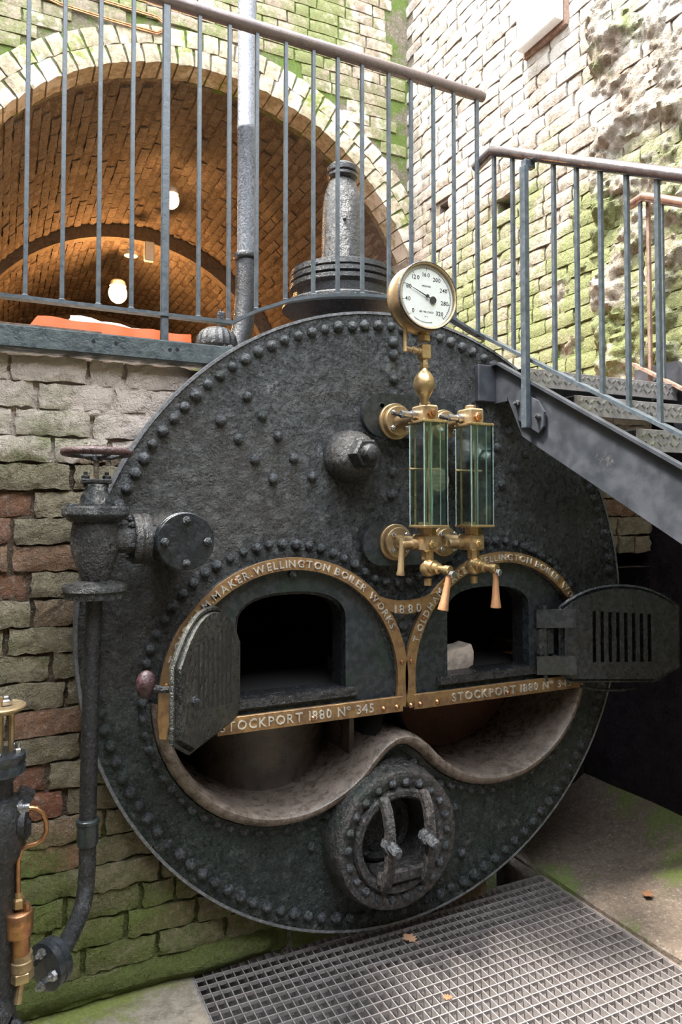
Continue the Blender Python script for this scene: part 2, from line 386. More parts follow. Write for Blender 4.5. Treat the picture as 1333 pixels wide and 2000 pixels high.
def slab(name, lo, hi, mat, parent=None, kind='structure'):
    b = B(); c = [(a+b_)/2 for a, b_ in zip(lo, hi)]; d = [b_-a for a, b_ in zip(lo, hi)]; b.box(c, d)
    return b.build(name, mat, parent, 0, kind=kind if not parent else None)

# ================================================================= STRUCTURE
FY = .10        # plane of the brick wall flanking the boiler
def circ(cx, cz, r, a0, a1, n): return [(cx+r*cos(a0+(a1-a0)*k/n), cz+r*sin(a0+(a1-a0)*k/n)) for k in range(n+1)]
# wall flanking the boiler with the round opening for the shell
b = plate([(-3.3, -.3), (.55, -.3), (.55, .2), (1.14, .95), (1.16, 1.33), (1.62, 1.33), (1.62, 2.09), (.47, 2.15), (-.47, 2.09), (-3.3, 2.09)], [circ(0, 1.2, 1.0, 0, 2*pi, 64)[:-1]], FY+.012, FY+.3)
wf = b.build('wall_front', 'mortar_left', None, 0, kind='structure')
holes = [(-1.37, 1.62), (-1.33, 1.72), (-1.30, 1.37), (-1.36, 1.53)]
def keep_front(u, z, L):
    if z > 2.06: return False
    rr = hypot(u, z-1.2)
    if rr < 1.06: return False
    if u > .45 and z < 1.36: return False
    if u > -.7 and u < .8 and z > 1.5: return False
    if u < -1.15 and ((1.5 < z < 1.78) and u < -1.31 or (1.33 < z < 1.42) and u < -1.26): return 'brick_red'
    if abs(z-1.08) < .5 and u < -1.0 and (int(u*31+z*57) % 13 == 0): return 'brick_red'
    return True
lay(wf, (0, FY, 0), 0, -2.15, 1.48, .005, 2.07, keep_front, 'brick_left', seed=3, fine=(9, 4), amp=.0055, jit=.009, D=.09)
rc_ = B(); rc_.box((1.3, .62, .8), (2.0, .1, 1.6)); rc_.box((1.35, .75, 1.45), (.9, 1.1, .08)); rc_.box((1.496, .5, 1.05), (.02, 1.7, 2.1)); rc_.build('recess_lining', 'sooty_brick', wf, 0)  # lining added with the recess's shade put into its colour
# cavity lumps of smeared lime mortar under the beam
def lump(name, parent, mat, org, ux, uy, nrm, w, h, nx, ny, amp, fade, seed):
    b = B(); rows = []
    for j in range(ny+1):
        row = []
        for i in range(nx+1):
            x = w*i/nx; y = h*j/ny
            q = noise.fractal(Vector((x*4+seed, y*6, seed)), 1.0, 2.0, 4)+.25*noise.noise(Vector((x*40, y*40, seed)))
            e = min(1, min(i, nx-i, 4)/4*1.0)*min(1, min(j, ny-j, 4)/4)
            row.append(Vector(org)+Vector(ux)*x+Vector(uy)*y+Vector(nrm)*((q*amp+fade)*1.0-(1-e)*.05))
        rows.append(row)
    b.loft(rows); return b.build(name, mat, parent, 60)
lump('lime_render', wf, 'mortar_left', (-2.1, FY+.012, 1.86), (1, 0, 0), (0, 0, 1), (0, -1, 0), 1.36, .22, 90, 18, .028, .008, 3)

# back wall with the tunnel arch
BY = 2.4; AC = (-.089, 2.923); AR = 1.725
b = plate([(-4, 1.5), (1.8, 1.5), (1.8, 7.2), (-4, 7.2)], [circ(AC[0], AC[1], AR+.01, 0, pi, 60)+[(AC[0]-AR-.01, 1.6), (AC[0]+AR+.01-.2, 1.6)]], BY+.006, BY+.25)
wb = b.build('wall_back', 'mortar_back', None, 0, kind='structure')
def keep_back(u, z, L):
    return hypot(u-AC[0], z-AC[1]) > AR+.25+.035 and u+L/2 < 1.5 and z < 5.75+.25*u
lay(wb, (0, BY, 0), 0, -1.75, 1.5, 2.2, 5.9, keep_back, 'brick_back', seed=5, jit=.004, amp=.003, fine=(4, 3))
for ring in (0, 1):
    r0 = AR+.123*ring; n = int(2*1.75*r0/.112) ; me = [brick_mesh(.106, .117, .2, 900+k, 3, 4, .004).mesh('voussoir', M['voussoir'], smooth=50) for k in range(5)]
    for k in range(n):
        a = pi/2+(k-n/2+.5*(ring))*.112/r0
        rm = r0+.06
        o = bpy.data.objects.new('voussoir', me[rnd.randrange(5)]); COL.objects.link(o); o.parent = wb
        o.location = (AC[0]+rm*cos(a), BY+.09+rnd.uniform(-.004, .004), AC[1]+rm*sin(a)); o.rotation_euler = (0, pi/2-a, 0)

# right wall
RX = 1.5
holes_r = [(1.904, 3.78), (1.56, 3.66), (1.227, 3.55), (.514, 3.28), (.70, 2.52)]
pb = plate([(-4.6, -.3), (2.7, -.3), (2.7, 7.2), (-4.6, 7.2)], [[(a-.07, c-.045), (a+.07, c-.045), (a+.06, c+.05), (a-.05, c+.05)] for a, c in holes_r], RX+.005, RX+.26)
b = B(); b.add([(y, x, z) for x, y, z in pb.v], pb.f); wr = b.build('wall_right', 'mortar_right', None, 0, kind='structure')
b = B(); b.box((RX+.28, -.9, 3.4), (.04, 7.4, 7.6)); b.build('wall_core', 'vault_mortar', wr, 0)  # dark backing gives the wall holes their shade by colour
def keep_right(u, z, L):      # u = -Y
    y = -u
    if y > BY-.0: return False
    if any(abs(y-a) < .075 and abs(z-c) < .05 for a, c in holes_r): return False
    if z > 4.75+.5*max(0, y): return False
    if z < 2.0 and y < -.9: return False
    return True
lay(wr, (RX, 0, 0), -pi/2, -2.42, 1.2, 2.2, 6.0, keep_right, 'brick_right', seed=9, amp=.004, fine=(5, 3), jit=.005)
b = lump('rough_render', wr, 'render_right', (RX-.005, .50, 2.15), (0, -1, 0), (0, 0, 1), (-1, 0, 0), 1.5, 2.75, 110, 180, .08, .016, 11)
lump('rough_render', wr, 'render_right', (RX, 1.15, 2.15), (0, -1, 0), (0, 0, 1), (-1, 0, 0), .8, 1.35, 60, 80, .05, -.014, 17)
# unseen sides of the shaft
slab('wall_left', (-3.1, -4.6, -.3), (-2.9, BY, 5.8), 'vault_mortar')
slab('wall_rear', (-3.1, -4.8, -.3), (RX+.3, -4.6, 4.9), 'vault_mortar')

# tunnel vault: near barrel, then a lower one
def vault(cx, cz, r, y0, y1, seed, name, low=-.42):
    b = B(); rows = []
    for y in (y0, y1):
        rows.append([(cx+(r+.012)*cos(a), y, cz+(r+.012)*sin(a)) for a in [low+(pi-2*low)*k/56 for k in range(57)]])
    b.loft(rows); rows2 = [[(cx+(r+.12)*cos(a), y, cz+(r+.12)*sin(a)) for a in [low+(pi-2*low)*k/56 for k in range(57)]] for y in (y0, y1)]
    b.loft(rows2)
    o = b.build(name, 'vault_mortar', None, 0, kind='structure')
    rr = random.Random(seed); sl = []; da = .080/r; a = low; j = 0
    while a < pi-low:
        y = y0+(.12 if j % 2 else 0)
        while y < y1:
            L = .228; sl.append((a+da/2, y+L/2, L)); y += L+.007
        a += da; j += 1
    def pos(a, y, dr=0): return Vector((cx+(r+.045+dr)*cos(a), y, cz+(r+.045+dr)*sin(a)))
    sl = [s for s in sl if pos(s[0], s[1]).z > 2.3]
    sl.sort(key=lambda s: (pos(s[0], s[1])-CAM).length)
    var = [brick_mesh(.074, .226, .09, seed*10+k, 2, 4, .005, .006) for k in range(6)]   # local: x across arc, z along barrel, -y is face
    ms = [v.mesh('brick', M['vault'], smooth=50) for v in var]; rest = B()
    for i, (a, y, L) in enumerate(sl):
        k = rr.randrange(6); dr = rr.uniform(-.009, .010)
        # columns: local x -> tangent, local y -> outward radial, local z -> Y axis
        rad = Vector((cos(a), 0, sin(a))); zc = YA; xc = rad.cross(zc)
        m3 = Matrix((xc, rad, zc)).transposed(); p = pos(a, y, dr)
        if i < 300:
            q = bpy.data.objects.new('brick', ms[k]); COL.objects.link(q); q.parent = o; q.location = p; q.rotation_euler = m3.to_euler()
        else: rest.add([m3 @ Vector(v)+p for v in var[k].v], var[k].f)
    rest.build('further_bricks', 'vault', o, 50, kind='stuff'); return o
vault(AC[0], AC[1], AR, BY+.2, 5.4, 21, 'ceiling')
vault(AC[0]-.05, AC[1]-.06, 1.65, 5.4, 8.6, 22, 'ceiling')
b = plate(circ(AC[0], AC[1], AR+.1, -.42, pi+.42, 50), [circ(AC[0]-.05, AC[1]-.06, 1.65, -.42, pi+.42, 50)], 5.38, 5.5)
b.build('trim_1', 'vault', None, 0, kind='structure')
slab('wall_end', (-2.4, 8.6, 1.5), (2.2, 8.8, 5), 'vault')

# platforms on both sides of the boiler crown, and tunnel floor
slab('floor_platform', (-3.2, FY+.1, 2.0), (-.62, BY+.2, 2.15), 'kerb')
slab('floor_platform', (-2.2, BY+.2, 1.9), (2.0, 8.6, 2.15), 'kerb')
# lower floor around the grating pit
GX0, GX1, GY1, GY0 = -.754, .795, .12, -1.95
b = B()
b.box(((-3.3+GX0)/2, (-4.7+.45)/2, -.15), (GX0+3.3, 5.15, .3)); fl = b.build('floor', 'stone', None, 0, kind='structure')
slab('floor', (GX1, -4.7, -.30), (RX, 1.3, .0), 'kerb')
slab('floor', (GX0, -4.7, -.30), (GX1, GY0, -.003), 'stone')
slab('floor', (GX0, GY1+.25, -.30), (GX1, .45, -.04), 'pit')
slab('floor', (GX0, GY0, -.34), (GX1, GY1+.25, -.16), 'pit')
# raised stone kerb right of the grating
b = B(); rows = []
for j in range(31):
    y = .62-(.62+3.2)*j/30
    rows.append([Vector((GX1+.012+x, y, z+.012*noise.noise(Vector((x*6, y*4, z*9))))) for x, z in ((0, -.05), (.0, .018), (.02, .03), (.1, .036), (.25, .05), (.42, .07), (.56, .13), (.69, .2))])
b.loft(rows); k = b.build('trim_2', 'kerb', None, 50, kind='structure')
lump('moss_bank', wf, 'mortar_left', (-1.9, FY-.0, -.02), (1, 0, 0), (0, 0, 1), (0, -1, 0), 1.5, .14, 60, 10, .02, .03, 5)

# ================================================================= BOILER
RB = 1.15; ZC = 1.2; FC = .45; FZ = .975; FR = .43
boiler = thing('boiler', 'huge round black riveted iron boiler front with twin furnace mouths, wavy lower lip and manhole', 'boiler', (0, 0, 0))
def qbez(p, c, q, n): return [((1-t_)**2*p[0]+2*t_*(1-t_)*c[0]+t_*t_*q[0], (1-t_)**2*p[1]+2*t_*(1-t_)*c[1]+t_*t_*q[1]) for t_ in [k/n for k in range(n+1)]]
def lower(rr=FR):
    l = circ(-FC, FZ, rr, pi, 2*pi-R(47), 34); x, z = l[-1]
    h = qbez((x, z), (x+.085, z+.10), (0, z+.10), 7)[1:]
    half = l+h; return half+[(-x_, z_) for x_, z_ in half[-2::-1]]
def upper(rr=FR):      # from right end over the top to the left end
    r_ = circ(FC, FZ, rr, 0, R(135), 26); x, z = r_[-1]; h = qbez((x, z), (0, z-.135), (-x, z), 12)[1:-1]
    return r_+h+[(-x_, z_) for x_, z_ in r_[::-1]]
LW = lower(); hole = LW+upper()[1:-1]
MC = (-.05, .405); MR = .205
b = plate(circ(0, ZC, RB, 0, 2*pi, 128)[:-1], [hole, circ(*MC, .15, 0, 2*pi, 40)[:-1]], 0, .022)
b.build('end_plate', 'iron_face', boiler, 30)
b = B(); b.loft([[(r_*cos(2*pi*k/128), y, ZC+r_*sin(2*pi*k/128)) for k in range(128)] for r_, y in ((RB-.004, -.004), (RB+.006, -.004), (RB+.008, .026), (RB-.01, .03))], True)
b.build('plate_rim', 'iron_rim', boiler, 40)
b = B(); b.loft([[(r_*cos(2*pi*k/96), y, ZC+r_*sin(2*pi*k/96)) for k in range(96)] for r_, y in ((RB-.015, .02), (RB-.02, 2.6), (.4, 2.62))], True)
b.build('shell', 'iron_tar', boiler, 40)
# rivets (one shared mesh)
rv = B().lathe((0, 0, .0), (0, -1, 0), [(.0195, -.002), (.0195, .003), (.0165, .011), (.010, .017), (.004, .0195)], 9)
rvm = [rv.mesh('rivet', M['iron_rivet'], smooth=60)]
for k in range(2):
    c = B(); c.f = rv.f; c.v = [(x+rnd.uniform(-.0018, .0018), y*(1+.2*k), z+rnd.uniform(-.0018, .0018)) for x, y, z in rv.v]; rvm.append(c.mesh('rivet', M['iron_rivet'], smooth=60))
def rivets(pts, y=0.0, parent=boiler, sc=1.0):
    for x, z in pts:
        o = bpy.data.objects.new('rivet', rnd.choice(rvm)); COL.objects.link(o); o.parent = parent
        o.location = Vector((x+rnd.uniform(-.002, .002), y, z+rnd.uniform(-.002, .002)))-wpos(parent); s_ = sc*rnd.uniform(.88, 1.1); o.scale = (s_, s_, s_)
        o.rotation_euler = (rnd.uniform(-.15, .15), rnd.uniform(0, 6), rnd.uniform(-.15, .15))
rivets([(1.103*cos(2*pi*k/124+.02), ZC+1.103*sin(2*pi*k/124+.02)) for k in range(124)])
stay = [(-.689, 1.906), (-.596, 1.992), (-.539, 1.929), (-.627, 1.843), (-.481, 1.859), (-.567, 1.774), (-.419, 1.783), (-.5, 1.707), (-.349, 1.72)]
rivets(stay); rivets([(-x, z) for x, z in stay])
rivets([(-.011, 2.247), (-.009, 2.198), (-.009, 2.103), (-.012, 2.04), (-.017, 1.826), (-.014, 1.748), (-.019, 1.659)], sc=1.05)
# rivets round the flues: over the top and under the lip
def resample(pts, step):
    out = [pts[0]]; acc = 0
    for p, q in zip(pts, pts[1:]):
        d = hypot(q[0]-p[0], q[1]-p[1])
        while acc+d >= step:
            t_ = (step-acc)/d; p = (p[0]+(q[0]-p[0])*t_, p[1]+(q[1]-p[1])*t_); out.append(p); d = hypot(q[0]-p[0], q[1]-p[1]); acc = 0
        acc += d
    return out
up_c = circ(FC, FZ, .502, R(8), R(127), 40); up_c += qbez(up_c[-1], (0, up_c[-1][1]-.11), (-up_c[-1][0], up_c[-1][1]), 12)[1:-1]+[(-x, z) for x, z in up_c[::-1]]
rivets(resample(up_c, .05), -.004, sc=.92)
lo_c = [p for p in lower(.495) if abs(p[0]) > .06]; lo_c = [(x, z-(.02 if abs(x) < .2 else 0)) for x, z in lo_c]
rivets(resample(lo_c, .052), -.004, sc=.9)
rivets([(.245, .52), (.26, .43), (.235, .33), (-.33, .50), (-.35, .40), (.29, .25)], sc=.95)
# lower lip: rolled flange round the wavy opening, running back as flue lining
def offset(pts, d):
    out = []
    for i, p in enumerate(pts):
        a = pts[max(i-1, 0)]; c = pts[min(i+1, len(pts)-1)]; tx, tz = c[0]-a[0], c[1]-a[1]; l_ = hypot(tx, tz) or 1
        out.append((p[0]+tz/l_*d, p[1]-tx/l_*d))
    return out
b = B(); prof = [(.042, .0), (.040, -.03), (.030, -.050), (.018, -.060), (.006, -.062), (.001, -.056), (-.004, -.035), (-.006, .0), (-.004, .05), (.003, .12), (.006, .60)]
b.loft([[(x, y+.0025*noise.noise(Vector((x*9, y*9, z*9))), z) for x, z in offset(LW, d)] for d, y in prof])
b.build('flue_lip', 'iron_lip', boiler, 50)
b = B(); b.loft([[(x, y, z) for x, z in offset(LW, d)] for d, y in ((.075, .0), (.07, -.012), (.045, -.022))]); b.build('flange_ring', 'iron_face', boiler, 50)
# dark flues behind
for sx in (-1, 1):
    b = B(); n = 40
    b.loft([[(sx*FC+r_*cos(2*pi*k/n), y, FZ+r_*sin(2*pi*k/n)) for k in range(n)] for r_, y in ((.444, .03), (.444, 1.7), (.02, 1.71))], True)
    b.build('flue', 'soot', boiler, 40)
# ash pit plates
b = B(); rows = []
for z in (.50, .885):
    rows.append([(-.40+.27*sin(a), .42-.22*cos(a), z) for a in [R(-88)+R(176)*k/24 for k in range(25)]])
b.loft(rows); b.build('ash_drum', 'iron_drum', boiler, 40, label='brown curved sheet below the left furnace mouth')
b = B(); b.box((-.14, .2, .8), (.02, .2, .4)); b.build('ash_plate', 'iron_drum', boiler, 30)
b = plate(circ(FC, FZ, .43, pi, 2*pi, 30)+[(FC+.43, .93)], [], .36, .38); b.build('ash_plate', 'iron_red', boiler, 30, label='reddish plate deep below the right furnace mouth')
# furnace fronts
def arch_open(cx, w, z0, zs, zt, n=14):
    pts = [(cx+w/2, z0)]; 
    for k in range(n+1):
        a = pi*k/n; c_ = cos(a); pts.append((cx+w/2*(abs(c_)**.8)*(1 if c_ > 0 else -1), zs+(zt-zs)*sin(a)**.85))
    return pts+[(cx-w/2, z0)]
for sx, cx in ((-1, -.443), (1, .402)):
    out = circ(sx*FC, FZ, FR+.012, -R(9), pi+R(9), 44)
    op = arch_open(cx, .415 if sx < 0 else .40, .958, 1.205, 1.312 if sx < 0 else 1.295)
    ff = plate(out, [op], -.045, -.005).build('furnace_front', 'iron_smooth', boiler, 30)
    inn = arch_open(cx, .36, .985, 1.19, 1.28)
    f2 = plate(out, [arch_open(cx+.01, .395, .955, 1.2, 1.298)], -.005, .07).build('door_frame', 'iron_black', ff, 30)
    B().loft([[(sx*FC+r_*cos(a), .02-h_, FZ+r_*sin(a)) for a in [-R(12)+(pi+R(24))*k/50 for k in range(51)]] for r_, h_ in ((FR+.02, 0), (FR+.026, .055), (FR+.02, .078), (FR-.018, .078), (FR-.018, .06))]).build('front_rim', 'iron_tar', ff, 40)
    b = B(); b.bolt((cx-.0, -.045, 1.372), (0, -1, 0), .016, .014, .01); b.build('bolt', 'iron_rivet', ff)
    b = B(); b.box((cx, -.035, .945), (.50, .05, .03)); b.build('sill', 'iron_tar', ff, 30)
    b = B(); b.box((cx, .62, .925), (.72, 1.1, .03)); b.build('hearth', 'soot', ff, 0)
# web between the mouths
plate([(-.13, 1.25), (0, 1.21), (.13, 1.25), (.03, 1.0), (.02, .86), (-.02, .86), (-.03, 1.0)], [], -.05, 0).build('web_plate', 'iron_face', boiler, 30)
rivets([(0, 1.165), (-.008, 1.09)], -.05, sc=.9)
# ---- brass maker's bands
def arcplace(cx, cz, r, a0, y):
    def f(d):
        a = a0-d/r; return Vector((cx+r*cos(a), y, cz+r*sin(a))), Vector((sin(a), 0, -cos(a))), Vector((cos(a), 0, sin(a))), Vector((0, -1, 0))
    return f
def linplace(x0, z, y, slope=0): return lambda d: (Vector((x0+d, y, z+slope*d)), XA, ZA, -YA)
YT = -.072
for sx in (-1, 1):
    pts = circ(sx*.452, FZ, .458, -R(13), pi+R(13), 56)+circ(sx*.452, FZ, .415, pi+R(13), -R(13), 56)
    if sx < 0:
        pts = circ(-.452, FZ, .458, -R(13), pi, 50)+[(-.912, .93), (-.905, .872), (-.885, .868), (-.872, .93)]+circ(-.452, FZ, .415, pi, -R(13), 50)
    arc = plate(pts, [], YT-.007, YT+.007).build('maker_band', 'brass_band', boiler, 40, label='arched brass band with raised maker lettering over the %s furnace mouth' % ('left' if sx < 0 else 'right'))
    b = Pieces(); text(b, 'T.OLDHAM.MAKER.WELLINGTON BOILER WORKS.', .036, arcplace(sx*.452, FZ, .4365, R(163), YT-.009), total=R(139)*.4365, ext=.22, off=.006)
    b.build('letter', 'letters', arc, 0)
    b = Pieces()
    for a in (R(150), R(118), R(85), R(45), R(8), R(172)): b.lathe((sx*.452+.4365*cos(a), YT-.007, FZ+.4365*sin(a)), -YA, [(.009, 0), (.007, .005), (.002, .007)], 10)
    b.build('screw', 'copper', arc)
    x0, x1 = (-.72, -.018) if sx < 0 else (.03, .84)
    b = B(); b.bbox(((x0+x1)/2, YT-.004, .885), (x1-x0, .016, .056), .002); bar_ = b.build('nameplate_bar', 'brass_band', boiler, 30, label='straight brass bar with place and date below the %s furnace mouth' % ('left' if sx < 0 else 'right'))
    b = Pieces(); xt = -.715 if sx < 0 else .19; text(b, 'STOCKPORT 1880 N\u00ba 345', .044, linplace(xt, .886, YT-.013), total=.575 if sx < 0 else .60, ext=.2, off=.006); b.build('letter', 'letters', bar_, 0)
    b = Pieces()
    for x in ((-.10, -.045, -.38) if sx < 0 else (.055, .13, .46, .015)): b.lathe((x, YT-.012, .875), -YA, [(.011, 0), (.008, .006), (.002, .009)], 10)
    b.build('screw', 'copper', bar_)
# 1880 bridge piece
t1 = qbez((-.135, 1.292), (0, 1.232), (.135, 1.292), 12); t0 = qbez((.098, 1.240), (0, 1.185), (-.098, 1.240), 12)
br = plate(t1+t0, [], YT-.012, YT+.002).build('date_piece', 'brass_band', boiler, 40)
b = Pieces(); text(b, '1880', .044, lambda d: (Vector((-.06+d, YT-.014, 1.232+.9*(d-.06)**2)), XA, ZA, -YA), total=.125, ext=.2, off=.006); b.build('letter', 'letters', br, 0)
# ---- furnace doors
def door(hx, hy, ang, W_, z0, zs, zt, flip, label, mat, slots, sl_side):
    """ang: direction (radians) of the leaf from the hinge in the XY plane"""
    d = Vector((cos(ang), sin(ang), 0)); nn = Vector((-d.y, d.x, 0))
    if nn.dot(CAM-Vector((hx, hy, 1))) < 0: nn = -nn
    H = Vector((hx, hy, 0))
    def mp(u, v, z): return H+d*u+nn*v+ZA*z
    n = 14; out = [(0, z0+.03), (.03, z0), (W_-.10, z0-.005), (W_, z0+.05)]
    for k in range(n+1):
        t_ = k/n; out.append((W_*(1-t_), zs+(zt-zs)*(1-abs(2*t_-1)**2.3)))
    hl = [[(u-.008, za), (u+.008, za), (u+.008, zb), (u-.008, zb)] for u, za, zb in slots]
    sc0 = .95; cu, cz = W_/2, (z0+zt)/2; hs = [[(cu+(u-cu)*sc0, cz+(z-cz)*sc0) for u, z in h] for h in hl]
    pb = plate(out, hs, 0, .012)
    o = B(); o.add([mp(x, y-.014, z) for x, y, z in pb.v], pb.f); dr = o.build('furnace_door', mat, boiler, 30, label=label)
    pb = plate(out, hl, 0, .016); o = B()
    sx_ = .95; cu, cz = W_/2, (z0+zt)/2
    o.add([mp(cu+(x-cu)*sx_, y, cz+(z-cz)*sx_) for x, y, z in pb.v], pb.f); o.build('baffle_plate', mat, dr, 30)
    if sl_side:
        for u, za, zb in slots: o = B(); uu = cu+(u-cu)*.95; o.bar(mp(uu, .008, za+.004), mp(uu, .008, zb-.004), .0175, .0145, up=d); o.build('slot', 'soot', dr, 0); o = B(); o.bar(mp(u+.0175, .017, za), mp(u+.0175, .017, zb), .010, .008); o.build('rib', 'iron_dust', dr, 20)  # black inserts stand for the shade inside the slots
    o = B(); rim = [mp(u, -.004, z) for u, z in out]; o.tube(rim, .008, 6, closed=True); o.build('door_edge', mat, dr)
    return dr, mp
aL = pi+R(51)
sl = [(.085+.036*k, .975+.006*k, 1.225-.002*k) for k in range(8)]
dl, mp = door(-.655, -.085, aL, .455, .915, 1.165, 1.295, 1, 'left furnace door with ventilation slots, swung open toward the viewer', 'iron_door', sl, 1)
b = B(); p = mp(.44, -.03, 1.02); q = mp(.47, -.12, 1.05)
b.tube([mp(.42, -.02, 1.10), mp(.43, -.05, 1.10), mp(.44, -.07, 1.105)], [.009, .010, .013], 8); b.build('handle_stem', 'iron_tar', dl)
b = B(); b.sphere(mp(.445, -.088, 1.115), .029, 16, 12, (.95, .9, 1.35)); b.build('knob', 'wood_handle', dl, label='round reddish brown knob')
b = B(); b.bolt(mp(.37, .012, 1.06), (mp(0, 1, 0)-mp(0, 0, 0)), .013, .012, .01); b.build('bolt', 'iron_rivet', dl)
aR = -R(22)
dr_, mp = door(.72, -.10, aR, .50, .90, 1.20, 1.285, 1, 'right furnace door with ventilation slots, folded back into the shade', 'iron_dark', [(.13+.035*k, .97, 1.19-.002*k) for k in range(8)], 0)  # darker iron than the left door, the stair's shade put into the colour
b = Pieces()
for z in (1.155, .965):
    b.bar((.625, -.06, z), mp(.06, .004, z), .075, .03)
b.build('hinge_strap', 'iron_smooth', dr_, 30)
b = B(); b.bbox((.665, -.055, 1.06), (.075, .06, .11), .006); b.build('hinge_lug', 'iron_tar', dr_, 30)
b = B(); b.lathe((.66, -.075, .90), ZA, [(.012, 0), (.012, .31)], 10); b.build('hinge_pin', 'iron_black', dr_)
b = B(); b.tube([(.84, -.07, .86), (.9, -.12, .85), (1.0, -.16, .845), (1.08, -.16, .85), (1.12, -.12, .86)], .006, 8); b.build('latch_hook', 'iron_black', boiler)
# ---- round stay nut bosses
def boss(x, z, parent):
    b = B(); b.lathe((x, 0, z), -YA, [(.098, 0), (.096, .03), (.09, .07), (.075, .105), (.06, .12)], 28); o = b.build('gusset_boss', 'iron_tar', parent, 50)
    b = B(); b.lathe((x, -.115, z), -YA, [(.056, 0), (.056, .05), (.048, .062)], 6, a0=.3); b.lathe((x, -.175, z), -YA, [(.034, 0), (.033, .02), (.024, .034), (.008, .04)], 12); b.build('nut', 'iron_black', o, 30)
boss(-.209, 1.795, boiler); boss(.30, 1.785, boiler)
# ---- lower manhole
mc = Vector((MC[0], 0, MC[1]))
b = B(); b.lathe(mc, -YA, [(.262, -.002), (.257, .05), (.250, .09), (.241, .108), (.228, .112), (.175, .096), (.168, .09)], 56, cap=False); mh = b.build('manhole_ring', 'iron_dust', boiler, 45)
b = B(); b.lathe(mc+Vector((0, -.092, 0)), -YA, [(.186, 0), (.186, .016), (.178, .028), (.160, .028), (.150, .018), (.146, -.1), (.146, -.25)], 48, cap=False); b.build('inner_rim', 'iron_dust', mh, 45)
rivets([(MC[0]+.207*cos(2*pi*k/22), MC[1]+.207*sin(2*pi*k/22)) for k in range(22)], -.102, mh, .9)
b = B(); b.lathe(mc+Vector((0, .06, 0)), -YA, [(.143, 0), (.135, .02), (.12, .03), (.10, .022), (.08, .03), (.01, .03)], 36); b.build('manhole_lid', 'iron_tar', mh, 40)
b = B(); b.bbox((MC[0]+.0, -.09, MC[1]-.115), (.20, .09, .05), .01); b.build('bottom_ledge', 'iron_dust', mh, 30)
for dx in (-.075, .078):
    x = MC[0]+dx; b = B(); pts = []
    for k in range(17):
        a = R(80)-R(160)*k/16; pts.append((x+.012*(dx > 0), -.10-.075*cos(a)**.8, MC[1]+.01+.155*sin(a)))
    b.tube(pts, (.016, .013), square=True, up=(1, 0, 0)); dg = b.build('dog_clamp', 'iron_dust', mh, 40)
    b = B(); b.lathe((x, -.15, MC[1]+.02), (-.10, -1, .06), [(.026, 0), (.028, .02), (.024, .035)], 8); b.lathe((x, -.185, MC[1]+.022), (-.05, -1, -.1), [(.019, -.02), (.019, .045), (.012, .052)], 10); b.build('clamp_nut', 'iron_rivet', dg, 35)

